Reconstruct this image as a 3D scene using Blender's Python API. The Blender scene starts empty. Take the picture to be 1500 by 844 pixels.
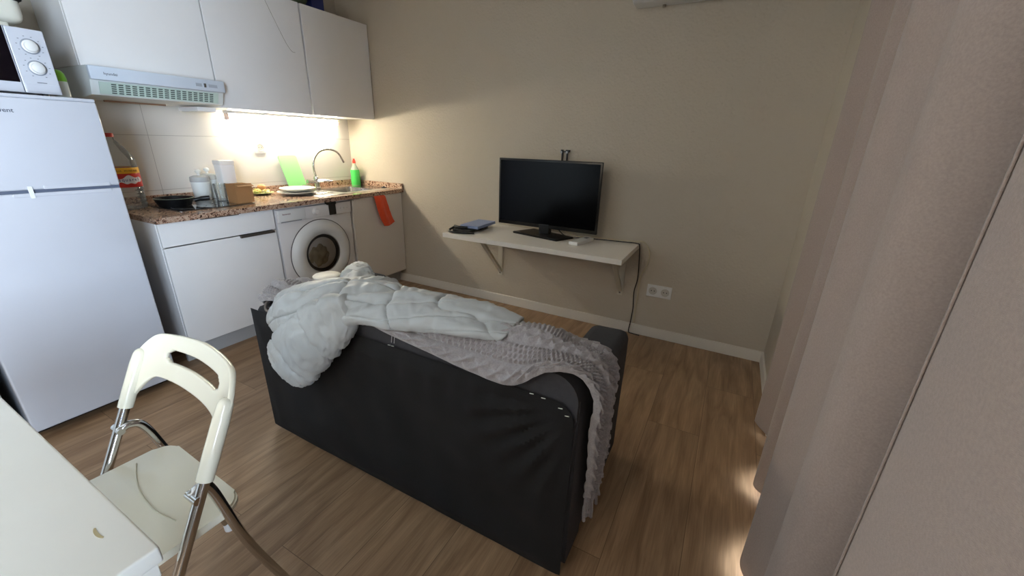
import bpy, bmesh, math, random
from mathutils import Vector, Matrix, noise
random.seed(7)
R = math.radians
S = bpy.context.scene
COL = S.collection

# ------------------------------------------------------------------ camera
cam_d = bpy.data.cameras.new('camera'); cam = bpy.data.objects.new('camera', cam_d); COL.objects.link(cam)
YAW, PITCH, ROLL, FOC = 0.4857, -0.3504, 0.0273, 587.47
F_ = Vector((-math.sin(YAW)*math.cos(PITCH), math.cos(YAW)*math.cos(PITCH), math.sin(PITCH)))
R0 = Vector((math.cos(YAW), math.sin(YAW), 0)); U0 = R0.cross(F_)
R1 = math.cos(ROLL)*R0 + math.sin(ROLL)*U0; U1 = -math.sin(ROLL)*R0 + math.cos(ROLL)*U0
M = Matrix((R1, U1, -F_)).transposed().to_4x4(); M.translation = Vector((3.1847, -2.7462, 1.2828))
cam.matrix_world = M
cam_d.sensor_width = 36; cam_d.lens = 36*FOC/1500; cam_d.clip_start = 0.02
S.camera = cam

# ------------------------------------------------------------------ world, daylight, exposure
W = bpy.data.worlds.new('world'); S.world = W; W.use_nodes = True
W.node_tree.nodes['Background'].inputs[0].default_value = (0.62, 0.76, 1.0, 1)
W.node_tree.nodes['Background'].inputs[1].default_value = 1.0
S.view_settings.view_transform = 'Standard'; S.view_settings.look = 'None'
S.view_settings.exposure = 0.5; S.view_settings.gamma = 1.0; S.view_settings.use_curve_mapping = False
LAMP_STRENGTH = 62.0
def area_light(name, loc, direction, sx, sy, power, color):
    d = bpy.data.lights.new(name, 'AREA'); d.shape = 'RECTANGLE'; d.size = sx; d.size_y = sy
    d.energy = power; d.color = color
    o = bpy.data.objects.new(name, d); COL.objects.link(o); o.location = loc
    o.rotation_euler = Vector(direction).to_track_quat('-Z', 'Y').to_euler(); return o
area_light('daylight', (4.0, -3.85, 1.35), (-1, 0.06, -0.16), 1.5, 1.9, 225, (0.76, 0.88, 1.0))
area_light('daylight_behind_curtain', (4.0, -1.9, 1.1), (-1, 0, 0), 2.2, 1.9, 210, (0.92, 0.97, 1.0))
area_light('warm_fill', (2.2, -4.9, 2.3), (-0.1, 0.9, -0.5), 0.9, 0.9, 14, (1.0, 0.84, 0.64))  # unseen warm fill lamp, added to lift the room's ambient light

# ------------------------------------------------------------------ materials
MATS = {}
def lin(c):
    return tuple(((x/255)/12.92 if x/255 <= .04045 else ((x/255+.055)/1.055)**2.4) for x in c)
def mat(name, c, rough=.5, metal=0, bump=0, bscale=200, vary=0, vscale=8, emit=None, estr=0, trans=0, coat=0, sheen=0, detail=3, ior=1.45):
    if name in MATS: return MATS[name]
    m = bpy.data.materials.new(name); m.use_nodes = True; nt = m.node_tree; b = nt.nodes['Principled BSDF']
    col = (*lin(c), 1)
    b.inputs['Base Color'].default_value = col; b.inputs['Roughness'].default_value = rough
    b.inputs['Metallic'].default_value = metal; b.inputs['IOR'].default_value = ior
    if trans: b.inputs['Transmission Weight'].default_value = trans
    if coat: b.inputs['Coat Weight'].default_value = coat
    if sheen: b.inputs['Sheen Weight'].default_value = sheen; b.inputs['Sheen Roughness'].default_value = .5
    if emit: b.inputs['Emission Color'].default_value = (*lin(emit), 1); b.inputs['Emission Strength'].default_value = estr
    tc = nt.nodes.new('ShaderNodeTexCoord')
    # every material is procedural: at least a faint colour variation
    n = nt.nodes.new('ShaderNodeTexNoise'); n.inputs['Scale'].default_value = vscale; n.inputs['Detail'].default_value = detail
    nt.links.new(tc.outputs['Object'], n.inputs['Vector'])
    mx = nt.nodes.new('ShaderNodeMix'); mx.data_type = 'RGBA'; mx.blend_type = 'MULTIPLY'
    v = 1 - max(vary, .02)
    mx.inputs[0].default_value = 1; mx.inputs[6].default_value = col
    mr = nt.nodes.new('ShaderNodeMapRange'); mr.inputs[1].default_value = .3; mr.inputs[2].default_value = .7; mr.inputs[3].default_value = v; mr.inputs[4].default_value = 1
    nt.links.new(n.outputs['Fac'], mr.inputs[0]); nt.links.new(mr.outputs[0], mx.inputs[7]); nt.links.new(mx.outputs[2], b.inputs['Base Color'])
    if bump:
        n2 = nt.nodes.new('ShaderNodeTexNoise'); n2.inputs['Scale'].default_value = bscale; n2.inputs['Detail'].default_value = 3
        nt.links.new(tc.outputs['Object'], n2.inputs['Vector'])
        bp = nt.nodes.new('ShaderNodeBump'); bp.inputs['Strength'].default_value = bump; bp.inputs['Distance'].default_value = .002
        nt.links.new(n2.outputs['Fac'], bp.inputs['Height']); nt.links.new(bp.outputs[0], b.inputs['Normal'])
    MATS[name] = m; return m

def mat_wall():
    m = mat('wall_plaster', (194, 184, 168), .85, vary=.03, vscale=3)
    nt = m.node_tree; b = nt.nodes['Principled BSDF']; tc = nt.nodes.new('ShaderNodeTexCoord')
    v = nt.nodes.new('ShaderNodeTexVoronoi'); v.inputs['Scale'].default_value = 75; v.feature = 'SMOOTH_F1'
    n = nt.nodes.new('ShaderNodeTexNoise'); n.inputs['Scale'].default_value = 55; n.inputs['Detail'].default_value = 4
    a = nt.nodes.new('ShaderNodeMath'); a.operation = 'ADD'
    nt.links.new(tc.outputs['Object'], v.inputs['Vector']); nt.links.new(tc.outputs['Object'], n.inputs['Vector'])
    nt.links.new(v.outputs['Distance'], a.inputs[0]); nt.links.new(n.outputs['Fac'], a.inputs[1])
    bp = nt.nodes.new('ShaderNodeBump'); bp.inputs['Strength'].default_value = .55; bp.inputs['Distance'].default_value = .004
    nt.links.new(a.outputs[0], bp.inputs['Height']); nt.links.new(bp.outputs[0], b.inputs['Normal']); return m
def mat_floor():
    m = bpy.data.materials.new('oak_laminate'); m.use_nodes = True; nt = m.node_tree; b = nt.nodes['Principled BSDF']
    L = nt.links.new; N = nt.nodes.new
    tc = N('ShaderNodeTexCoord'); mp = N('ShaderNodeMapping'); mp.inputs['Rotation'].default_value = (0, 0, R(90)); mp.inputs['Location'].default_value = (.33, .03, 0)
    L(tc.outputs['Object'], mp.inputs['Vector'])
    br = N('ShaderNodeTexBrick'); br.offset = .37; br.inputs['Scale'].default_value = 1; br.inputs['Brick Width'].default_value = 1.29
    br.inputs['Row Height'].default_value = .235; br.inputs['Mortar Size'].default_value = .0012; br.inputs['Mortar Smooth'].default_value = .3
    br.inputs['Color1'].default_value = (0, 0, 0, 1); br.inputs['Color2'].default_value = (1, 1, 1, 1); br.inputs['Mortar'].default_value = (.5, .5, .5, 1)
    L(mp.outputs[0], br.inputs['Vector'])
    # per-plank offset of the grain
    ad = N('ShaderNodeVectorMath'); ad.operation = 'MULTIPLY_ADD'; ad.inputs[1].default_value = (7, 5, 3)
    L(br.outputs['Color'], ad.inputs[0]); L(mp.outputs[0], ad.inputs[2])
    st = N('ShaderNodeMapping'); st.inputs['Scale'].default_value = (1.2, 9, 1); L(ad.outputs[0], st.inputs['Vector'])
    n1 = N('ShaderNodeTexNoise'); n1.inputs['Scale'].default_value = 2.2; n1.inputs['Detail'].default_value = 6; n1.inputs['Distortion'].default_value = .9; L(st.outputs[0], n1.inputs['Vector'])
    st2 = N('ShaderNodeMapping'); st2.inputs['Scale'].default_value = (4, 110, 1); L(ad.outputs[0], st2.inputs['Vector'])
    n2 = N('ShaderNodeTexNoise'); n2.inputs['Scale'].default_value = 2; n2.inputs['Detail'].default_value = 4; L(st2.outputs[0], n2.inputs['Vector'])
    cr = N('ShaderNodeValToRGB'); e = cr.color_ramp
    e.elements[0].position = .25; e.elements[0].color = (*lin((134, 103, 74)), 1); e.elements[1].position = .75; e.elements[1].color = (*lin((190, 157, 122)), 1)
    L(n1.outputs['Fac'], cr.inputs[0])
    m1 = N('ShaderNodeMix'); m1.data_type = 'RGBA'; m1.blend_type = 'MULTIPLY'; m1.inputs[0].default_value = 1
    r1 = N('ShaderNodeMapRange'); r1.inputs[1].default_value = .3; r1.inputs[2].default_value = .7; r1.inputs[3].default_value = .80; r1.inputs[4].default_value = 1.06
    L(n2.outputs['Fac'], r1.inputs[0]); L(cr.outputs[0], m1.inputs[6]); L(r1.outputs[0], m1.inputs[7])
    m2 = N('ShaderNodeMix'); m2.data_type = 'RGBA'; m2.blend_type = 'MULTIPLY'; m2.inputs[0].default_value = 1
    r2 = N('ShaderNodeMapRange'); r2.inputs[3].default_value = .86; r2.inputs[4].default_value = 1.05
    L(br.outputs['Color'], r2.inputs[0]); L(m1.outputs[2], m2.inputs[6]); L(r2.outputs[0], m2.inputs[7])
    m3 = N('ShaderNodeMix'); m3.data_type = 'RGBA'; m3.inputs[7].default_value = (*lin((112, 88, 64)), 1)
    L(br.outputs['Fac'], m3.inputs[0]); L(m2.outputs[2], m3.inputs[6]); L(m3.outputs[2], b.inputs['Base Color'])
    b.inputs['Roughness'].default_value = .42
    bp = N('ShaderNodeBump'); bp.inputs['Strength'].default_value = .12; bp.inputs['Distance'].default_value = .001; L(n2.outputs['Fac'], bp.inputs['Height']); L(bp.outputs[0], b.inputs['Normal'])
    return m
def mat_granite():
    m = bpy.data.materials.new('speckled_granite'); m.use_nodes = True; nt = m.node_tree; b = nt.nodes['Principled BSDF']; L = nt.links.new; N = nt.nodes.new
    tc = N('ShaderNodeTexCoord')
    n = N('ShaderNodeTexNoise'); n.inputs['Scale'].default_value = 70; n.inputs['Detail'].default_value = 3; n.inputs['Roughness'].default_value = .65; L(tc.outputs['Object'], n.inputs['Vector'])
    v = N('ShaderNodeTexVoronoi'); v.inputs['Scale'].default_value = 120; L(tc.outputs['Object'], v.inputs['Vector'])
    a = N('ShaderNodeMath'); a.operation = 'MULTIPLY_ADD'; a.inputs[1].default_value = .22; L(v.outputs['Color'], a.inputs[0]); L(n.outputs['Fac'], a.inputs[2])
    cr = N('ShaderNodeValToRGB'); e = cr.color_ramp; e.elements[0].position = .46; e.elements[0].color = (*lin((38, 30, 27)), 1)
    e.elements[1].position = .53; e.elements[1].color = (*lin((128, 92, 74)), 1)
    for p, c in ((.6, (172, 140, 118)), (.68, (196, 172, 150)), (.8, (150, 112, 92))):
        q = e.elements.new(p); q.color = (*lin(c), 1)
    L(a.outputs[0], cr.inputs[0]); L(cr.outputs[0], b.inputs['Base Color']); b.inputs['Roughness'].default_value = .16
    return m
def mat_tile():
    m = mat('white_wall_tile', (226, 222, 214), .22, vary=.02, vscale=2); nt = m.node_tree; b = nt.nodes['Principled BSDF']; L = nt.links.new; N = nt.nodes.new
    tc = N('ShaderNodeTexCoord'); mp = N('ShaderNodeSeparateXYZ'); L(tc.outputs['Object'], mp.inputs[0])
    cb = N('ShaderNodeCombineXYZ')
    a1 = N('ShaderNodeMath'); a1.operation = 'ADD'; a1.inputs[1].default_value = 15.05; L(mp.outputs['Y'], a1.inputs[0]); L(a1.outputs[0], cb.inputs[0])
    a2 = N('ShaderNodeMath'); a2.operation = 'ADD'; a2.inputs[1].default_value = 7*.325-1.262; L(mp.outputs['Z'], a2.inputs[0]); L(a2.outputs[0], cb.inputs[1])
    br = N('ShaderNodeTexBrick'); br.offset = 0; br.inputs['Scale'].default_value = 1; br.inputs['Brick Width'].default_value = 1.505; br.inputs['Row Height'].default_value = .325
    br.inputs['Mortar Size'].default_value = .0014; br.inputs['Color1'].default_value = (*lin((212, 208, 201)), 1); br.inputs['Color2'].default_value = (*lin((212, 208, 201)), 1); br.inputs['Mortar'].default_value = (*lin((166, 162, 155)), 1)
    L(cb.outputs[0], br.inputs['Vector']); L(br.outputs['Color'], b.inputs['Base Color'])
    bp = N('ShaderNodeBump'); bp.invert = True; bp.inputs['Strength'].default_value = .6; bp.inputs['Distance'].default_value = .002; L(br.outputs['Fac'], bp.inputs['Height']); L(bp.outputs[0], b.inputs['Normal'])
    return m
def mat_fabric(name, c, rough=.9, scale=900, bump=.4, vary=.12, vscale=40, sheen=.2, stretch=(1, 1, 1)):
    m = mat(name, c, rough, vary=vary, vscale=vscale, sheen=sheen, detail=6); nt = m.node_tree; b = nt.nodes['Principled BSDF']; L = nt.links.new; N = nt.nodes.new
    tc = N('ShaderNodeTexCoord'); mp = N('ShaderNodeMapping'); mp.inputs['Scale'].default_value = stretch; L(tc.outputs['Object'], mp.inputs['Vector'])
    n = N('ShaderNodeTexNoise'); n.inputs['Scale'].default_value = scale; n.inputs['Detail'].default_value = 2; L(mp.outputs[0], n.inputs['Vector'])
    bp = N('ShaderNodeBump'); bp.inputs['Strength'].default_value = bump; bp.inputs['Distance'].default_value = .0015; L(n.outputs['Fac'], bp.inputs['Height']); L(bp.outputs[0], b.inputs['Normal'])
    return m
def mat_pane(name, tint=(.95, .97, 1.0), haze=0):
    m = bpy.data.materials.new(name); m.use_nodes = True; nt = m.node_tree; nt.nodes.remove(nt.nodes['Principled BSDF']); out = nt.nodes['Material Output']
    t = nt.nodes.new('ShaderNodeBsdfTransparent'); t.inputs[0].default_value = (*tint, 1); g = nt.nodes.new('ShaderNodeBsdfGlossy'); g.inputs['Roughness'].default_value = .03
    f = nt.nodes.new('ShaderNodeFresnel'); f.inputs[0].default_value = 1.45; x = nt.nodes.new('ShaderNodeMixShader')
    nt.links.new(f.outputs[0], x.inputs[0]); nt.links.new(t.outputs[0], x.inputs[1]); nt.links.new(g.outputs[0], x.inputs[2]); nt.links.new(x.outputs[0], out.inputs[0])
    if haze:
        d = nt.nodes.new('ShaderNodeBsdfDiffuse'); d.inputs[0].default_value = (.8, .82, .82, 1); y = nt.nodes.new('ShaderNodeMixShader'); y.inputs[0].default_value = haze
        nt.links.new(x.outputs[0], y.inputs[1]); nt.links.new(d.outputs[0], y.inputs[2]); nt.links.new(y.outputs[0], out.inputs[0])
    return m

WALL = mat_wall(); FLOOR = mat_floor(); GRAN = mat_granite(); TILE = mat_tile()
CEIL = mat('ceiling_paint', (222, 218, 210), .9)
WHITE_LAM = mat('white_laminate', (236, 234, 232), .38)
WHITE_APP = mat('white_enamel', (200, 203, 211), .28, coat=.1)
WHITE_PL = mat('white_plastic', (226, 226, 224), .35)
WASH = mat('washer_white', (228, 224, 222), .3)
TRIM = mat('baseboard_white', (226, 220, 210), .45)
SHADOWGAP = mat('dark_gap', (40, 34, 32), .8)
STEEL = mat('brushed_steel', (150, 146, 142), .32, 1, bump=.1)
HANDLE = mat('handle_grey_steel', (112, 106, 102), .4, .8)
CHROME = mat('chrome', (205, 205, 205), .12, 1)
BLACK = mat('black_plastic', (14, 14, 16), .35)
GLOSSB = mat('glossy_black', (5, 5, 7), .06, coat=.3)
SOFA = mat_fabric('charcoal_sofa_fabric', (66, 66, 70), .9, 700, .5, .15, 60, 0)
FELT = mat_fabric('black_felt_backing', (20, 20, 22), .85, 400, .4, .12, 20, 0)
CURT = mat_fabric('mauve_grey_curtain_linen', (174, 157, 148), .95, 500, .5, .16, 260, .25, (1, 1, 3))
KNIT = mat_fabric('grey_knit_wool', (172, 168, 170), .95, 420, .9, .25, 220, .5)
COAT = mat('pale_grey_puffer_nylon', (186, 191, 192), .42, bump=.25, bscale=60, vary=.05, vscale=10, sheen=.3)
CHAIRP = mat('ivory_glossy_plastic', (244, 240, 220), .18, coat=.35, vary=.03)
TABLEW = mat('cream_white_tabletop', (236, 235, 227), .3, vary=.03)

# ------------------------------------------------------------------ mesh helpers
def tag(o, label=None, cat=None, group=None, kind=None):
    if label: o['label'] = label
    if cat: o['category'] = cat
    if group: o['group'] = group
    if kind: o['kind'] = kind
    return o
def thing(name, loc, label, cat, group=None):
    o = bpy.data.objects.new(name, None); o.empty_display_size = .05; COL.objects.link(o); o.location = loc; return tag(o, label, cat, group)
def rootloc(p):
    while p.parent: p = p.parent
    return Vector(p.location)
def obj(name, bm, m, parent=None, smooth=False, loc=None, sub=0, solid=0, off=0, sharp=True):
    """mesh given in world coordinates -> ONE object (origin at its thing's base)"""
    bmesh.ops.recalc_face_normals(bm, faces=bm.faces) if not getattr(bm, '_keep', False) else None
    me = bpy.data.meshes.new(name)
    if parent: o_ = rootloc(parent)
    else:
        if loc is None:
            xs = [v.co for v in bm.verts]; mn = [min(c[i] for c in xs) for i in range(3)]; mx = [max(c[i] for c in xs) for i in range(3)]
            loc = ((mn[0]+mx[0])/2, (mn[1]+mx[1])/2, mn[2])
        o_ = Vector(loc)
    for v in bm.verts: v.co -= o_
    if smooth:
        for f in bm.faces: f.smooth = True
    bm.to_mesh(me); bm.free(); me.materials.append(m)
    if smooth:
        if sharp: me.set_sharp_from_angle(angle=R(40))
    o = bpy.data.objects.new(name, me); COL.objects.link(o)
    if parent: o.parent = parent
    else: o.location = o_
    if solid:
        s = o.modifiers.new('solid', 'SOLIDIFY'); s.thickness = solid; s.offset = off
    if sub:
        s = o.modifiers.new('sub', 'SUBSURF'); s.levels = sub; s.render_levels = sub
    return o
def B(): return bmesh.new()
def box(bm, lo, hi, r=0, seg=2):
    lo, hi = [min(a, b) for a, b in zip(lo, hi)], [max(a, b) for a, b in zip(lo, hi)]
    vs = [bm.verts.new((x, y, z)) for x in (lo[0], hi[0]) for y in (lo[1], hi[1]) for z in (lo[2], hi[2])]
    fs = [bm.faces.new([vs[i] for i in f]) for f in ((0, 1, 3, 2), (4, 6, 7, 5), (0, 4, 5, 1), (2, 3, 7, 6), (0, 2, 6, 4), (1, 5, 7, 3))]
    if r:
        es = list({e for f in fs for e in f.edges}); bmesh.ops.bevel(bm, geom=es, offset=r, segments=seg, profile=.5, affect='EDGES')
    return bm
def bx(lo, hi, r=0, seg=2): return box(B(), lo, hi, r, seg)
def frame_at(p, q):
    d = (q-p).normalized(); u = d.cross(Vector((0, 0, 1)))
    if u.length < 1e-3: u = d.cross(Vector((1, 0, 0)))
    u.normalize(); return d, u, d.cross(u).normalized()
def tube(bm, pts, r, n=12, cap=True):
    pts = [Vector(p) for p in pts]; rs = r if isinstance(r, (list, tuple)) else [r]*len(pts); rings = []
    d, u, w = frame_at(pts[0], pts[1])
    for i, p in enumerate(pts):
        t = (pts[min(i+1, len(pts)-1)]-pts[max(i-1, 0)]).normalized()
        u = (u - t*u.dot(t)).normalized(); w = t.cross(u)
        rings.append([bm.verts.new(p + (u*math.cos(2*math.pi*k/n)+w*math.sin(2*math.pi*k/n))*rs[i]) for k in range(n)])
    for a, b in zip(rings, rings[1:]):
        for k in range(n): bm.faces.new((a[k], a[(k+1) % n], b[(k+1) % n], b[k]))
    if cap: bm.faces.new(rings[0][::-1]); bm.faces.new(rings[-1])
    return bm
def crv(pts, n=8):
    """Catmull-Rom through the points"""
    P = [Vector(p) for p in pts]; P = [2*P[0]-P[1]]+P+[2*P[-1]-P[-2]]; out = []
    for i in range(1, len(P)-2):
        for k in range(n):
            t = k/n; a, b, c, d = P[i-1:i+3]
            out.append(.5*((2*b)+(c-a)*t+(2*a-5*b+4*c-d)*t*t+(3*b-a-3*c+d)*t**3))
    out.append(P[-2]); return out
def lathe(bm, c, prof, n=32, axis='z', cap=True):
    c = Vector(c); rings = []
    for r_, h in prof:
        ring = []
        for k in range(n):
            a = 2*math.pi*k/n; x, y = r_*math.cos(a), r_*math.sin(a)
            p = (x, y, h) if axis == 'z' else ((h, x, y) if axis == 'x' else (x, h, y)); ring.append(bm.verts.new(c+Vector(p)))
        rings.append(ring)
    for a, b in zip(rings, rings[1:]):
        for k in range(n): bm.faces.new((a[k], a[(k+1) % n], b[(k+1) % n], b[k]))
    if cap: bm.faces.new(rings[0][::-1]); bm.faces.new(rings[-1])
    return bm
def prism(bm, poly, axis, a, b):
    """poly in the two other axes, extruded along axis from a to b"""
    def P(q, t): return {'x': (t, q[0], q[1]), 'y': (q[0], t, q[1]), 'z': (q[0], q[1], t)}[axis]
    A = [bm.verts.new(P(q, a)) for q in poly]; C = [bm.verts.new(P(q, b)) for q in poly]
    bm.faces.new(A); bm.faces.new(C[::-1]); n = len(poly)
    for i in range(n): bm.faces.new((A[i], A[(i+1) % n], C[(i+1) % n], C[i]))
    return bm
def rrect(a0, a1, b0, b1, r, n=6, corners=(1, 1, 1, 1)):
    out = []
    for (cx, cy, s, f) in ((a1-r, b1-r, 0, corners[0]), (a0+r, b1-r, 90, corners[1]), (a0+r, b0+r, 180, corners[2]), (a1-r, b0+r, 270, corners[3])):
        if f: out += [(cx+r*math.cos(R(s+90*k/n)), cy+r*math.sin(R(s+90*k/n))) for k in range(n+1)]
        else: out.append((cx+r*(1 if s in (0, 270) else -1), cy+r*(1 if s in (0, 90) else -1)))
    return out
def grid_eval(rows, nu, nv):
    """smooth surface through a grid of control points"""
    A = [crv(r_, nu) for r_ in rows]; out = []
    cols = [crv([A[i][j] for i in range(len(A))], nv) for j in range(len(A[0]))]
    return [[cols[j][i] for j in range(len(cols))] for i in range(len(cols[0]))]
def grid_mesh(G, disp=None, close_u=False, close_v=False):
    bm = B(); nr, nc = len(G), len(G[0]); N = {}
    if disp:
        for i in range(nr):
            for j in range(nc):
                du = G[i][min(j+1, nc-1)]-G[i][max(j-1, 0)]; dv = G[min(i+1, nr-1)][j]-G[max(i-1, 0)][j]
                n = du.cross(dv); N[i, j] = n.normalized() if n.length > 1e-9 else Vector((0, 0, 1))
        G = [[G[i][j]+N[i, j]*disp(i/(nr-1), j/(nc-1), G[i][j]) for j in range(nc)] for i in range(nr)]
    V = [[bm.verts.new(p) for p in r_] for r_ in G]
    for i in range(nr-1):
        for j in range(nc-1): bm.faces.new((V[i][j], V[i][j+1], V[i+1][j+1], V[i+1][j]))
    if close_v:
        for j in range(nc-1): bm.faces.new((V[nr-1][j], V[nr-1][j+1], V[0][j+1], V[0][j]))
    return bm
def text(name, s, size, loc, rot, m, parent, extr=.0004):
    c = bpy.data.curves.new(name, 'FONT'); c.body = s; c.size = size; c.extrude = extr; c.align_x = 'CENTER'
    t = bpy.data.objects.new(name+'_tmp', c); COL.objects.link(t); bpy.context.view_layer.update()
    me = bpy.data.meshes.new_from_object(t); bpy.data.objects.remove(t)
    o = bpy.data.objects.new(name, me); COL.objects.link(o); me.materials.clear(); me.materials.append(m)
    me.transform(Matrix.Translation(Vector(loc)-rootloc(parent)) @ rot.to_4x4()); o.parent = parent; return o
ROT_X = Matrix(((0, 0, 1), (1, 0, 0), (0, 1, 0)))       # reads along +y, faces +x
ROT_Y = Matrix(((1, 0, 0), (0, 0, -1), (0, 1, 0)))      # reads along +x, faces -y
def struct(name, bm, m, parent=None, smooth=False):
    o = obj(name, bm, m, parent, smooth, loc=(0, 0, 0) if not parent else None)
    if not parent: o['kind'] = 'structure'
    return o
def nz(p, s, seed=0): return noise.noise(Vector(p)*s+Vector((seed*7.3, seed*3.1, seed*1.7)))

# ------------------------------------------------------------------ THE ROOM
LX, ZC, YB = 3.55, 2.55, -6.6
struct('floor', bx((-.2, YB-.2, -.1), (LX+.9, .2, 0)), FLOOR)
struct('ceiling', bx((-.2, YB-.2, ZC), (LX+.9, .2, ZC+.1)), CEIL)
struct('wall_far', bx((-.2, 0, 0), (LX+.2, .2, ZC)), WALL)
struct('wall_left', bx((-.2, YB, 0), (0, 0, ZC)), WALL)
struct('trim_1', bx((0, -2.5, .87), (.004, 0, 1.50)), TILE)     # tiled splashback
struct('wall_back', bx((-.2, YB-.2, 0), (LX+.2, YB, ZC)), mat('back_wall_paint', (120, 108, 94), .9))
struct('wall_left_return', bx((0, YB, 0), (.70, -2.505, ZC)), mat('return_wall_paint', (196, 200, 198), .8))
struct('baseboard_left', bx((.70, YB, 0), (.712, -2.505, .075), .003), TRIM)
WY0, WY1, WZ = -.80, -4.6, 2.2
wr = B(); box(wr, (LX, WY0, 0), (LX+.2, 0, ZC)); box(wr, (LX, YB, 0), (LX+.2, WY1, ZC)); box(wr, (LX, WY1, WZ), (LX+.2, WY0, ZC))
struct('wall_right', wr, WALL)
struct('baseboard_far', bx((.0, -.013, 0), (LX, 0, .075), .003), TRIM)
struct('baseboard_right', bx((LX-.013, WY0, 0), (LX, -.013, .075), .003), TRIM)
# glazed balcony door behind the curtains
ALU = mat('white_aluminium', (225, 225, 225), .4); wf = B(); WX = LX+.12
for y in (WY0, -2.07, -3.33, WY1):
    yy = min(max(y, WY1+.03), WY0-.03); box(wf, (WX, yy-.03, 0), (WX+.05, yy+.03, WZ), .004)
box(wf, (WX, WY1, WZ-.06), (WX+.05, WY0, WZ)); box(wf, (WX, WY1, 0), (WX+.05, WY0, .07))
w1 = struct('window_1', wf, ALU)
struct('pane', bx((WX+.022, WY1+.05, .06), (WX+.028, WY0-.05, WZ-.05)), mat_pane('window_glass'), w1)

# ------------------------------------------------------------------ CURTAINS
def curtain(name, pts, z0, z1, label, hemfold=True, seed=0):
    P = crv([(x, y, 0) for y, x in pts], 14); rows = []
    nz_ = 40
    for i in range(nz_+1):
        t = i/nz_; z = z0+(z1-z0)*t
        rows.append([Vector((p.x + .006*nz((p.y*3, z*1.2, 0), 1, seed) + (.5-t)*.012*nz((p.y*5, 0, 0), 1, seed+3), p.y+.004*nz((p.y, z, 2), 1.5, seed), z)) for p in P])
    root = thing(name, (pts[0][1], (pts[0][0]+pts[-1][0])/2, z0), label, 'curtain', 'curtains on the window wall')
    obj('fabric', grid_mesh(rows), CURT, root, smooth=True, solid=.003)
    # stitched side hem
    hem = B(); e = [Vector((r_[0].x-.004, r_[0].y, r_[0].z)) for r_ in rows]; f = [Vector((r_[3].x-.004, r_[3].y, r_[3].z)) for r_ in rows]
    V = [[hem.verts.new(a), hem.verts.new(b)] for a, b in zip(e, f)]
    for a, b in zip(V, V[1:]): hem.faces.new((a[0], a[1], b[1], b[0]))
    obj('side_hem', hem, CURT, root, smooth=True, solid=.002)
    return root
far_pts = [(-.70, 3.503), (-.75, 3.490), (-.84, 3.540), (-.93, 3.590), (-1.02, 3.570), (-1.11, 3.500), (-1.205, 3.472), (-1.26, 3.530), (-1.33, 3.580), (-1.42, 3.520),
           (-1.52, 3.446), (-1.59, 3.428), (-1.66, 3.450), (-1.73, 3.462), (-1.80, 3.440), (-1.85, 3.424), (-1.90, 3.434), (-1.93, 3.47), (-1.95, 3.53), (-1.97, 3.59), (-2.03, 3.635), (-2.12, 3.64), (-2.3, 3.64), (-2.45, 3.62), (-2.6, 3.64), (-2.75, 3.61), (-2.9, 3.64), (-3.1, 3.60), (-3.25, 3.58)]
curtain('curtain', far_pts, .030, 2.44, 'far mauve-grey curtain hanging in soft folds beside the bare wall corner', seed=1)
near_pts = [(-2.157, 3.422), (-2.20, 3.413), (-2.32, 3.410), (-2.45, 3.416), (-2.6, 3.41), (-2.8, 3.43), (-2.95, 3.45), (-3.1, 3.42), (-3.2, 3.45)]
curtain('curtain', near_pts, .030, 2.44, 'nearest mauve-grey curtain panel with a hemmed edge, at the right edge of the photo', seed=5)
rail = B(); box(rail, (3.40, -4.7, 2.45), (3.53, -.6, 2.49), .003); tag(obj('curtain_rail', rail, WHITE_PL), 'white ceiling rail above the curtains', 'curtain rail')

# ------------------------------------------------------------------ KITCHEN: base units
CD = .60
cab = thing('base_cabinet', (.3, -1.49, 0), 'white base cabinet with a drawer over a wide door, beside the fridge', 'cabinet', 'white kitchen base cabinets')
cbm = B()
for lo, hi in (((.01, -1.802, .12), (.575, -1.786, .834)), ((.01, -1.196, .12), (.575, -1.180, .834)), ((.01, -1.786, .12), (.575, -1.196, .136)), ((.01, -1.786, .136), (.02, -1.196, .834))): box(cbm, lo, hi)
obj('body', cbm, WHITE_LAM, cab)
obj('plinth', bx((.50, -1.80, 0), (.52, -1.18, .12)), mat('plinth_grey', (176, 176, 176), .5), cab)
dr = obj('drawer', bx((.578, -1.800, .705), (.598, -1.184, .832), .0015), WHITE_LAM, cab)
obj('handle', bx((.585, -1.602, .828), (.613, -1.400, .836), .001), HANDLE, dr)
dr = obj('door', bx((.578, -1.800, .120), (.598, -1.184, .698), .0015), WHITE_LAM, cab)
obj('handle', bx((.585, -1.413, .686), (.613, -1.203, .7005), .001), HANDLE, dr)
cab = thing('base_cabinet', (.3, -.28, 0), 'plain white base cabinet below the sink, with an orange cloth over its door', 'cabinet', 'white kitchen base cabinets')
cbm = B()
for lo, hi in (((.01, -.552, .12), (.575, -.536, .834)), ((.01, -.018, .12), (.575, -.002, .834)), ((.01, -.536, .12), (.575, -.018, .136)), ((.01, -.536, .136), (.02, -.018, .834)), ((.55, -.536, .80), (.575, -.018, .834))): box(cbm, lo, hi)
obj('body', cbm, WHITE_LAM, cab)
obj('plinth', bx((.50, -.552, 0), (.52, -.002, .12)), MATS['plinth_grey'], cab)
dr = obj('door', bx((.578, -.550, .120), (.598, -.006, .829), .0015), mat('warm_white_laminate', (228, 220, 210), .4), cab)
obj('edge_pull', bx((.578, -.545, .816), (.612, -.30, .829), .003), MATS['warm_white_laminate'], dr)

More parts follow.
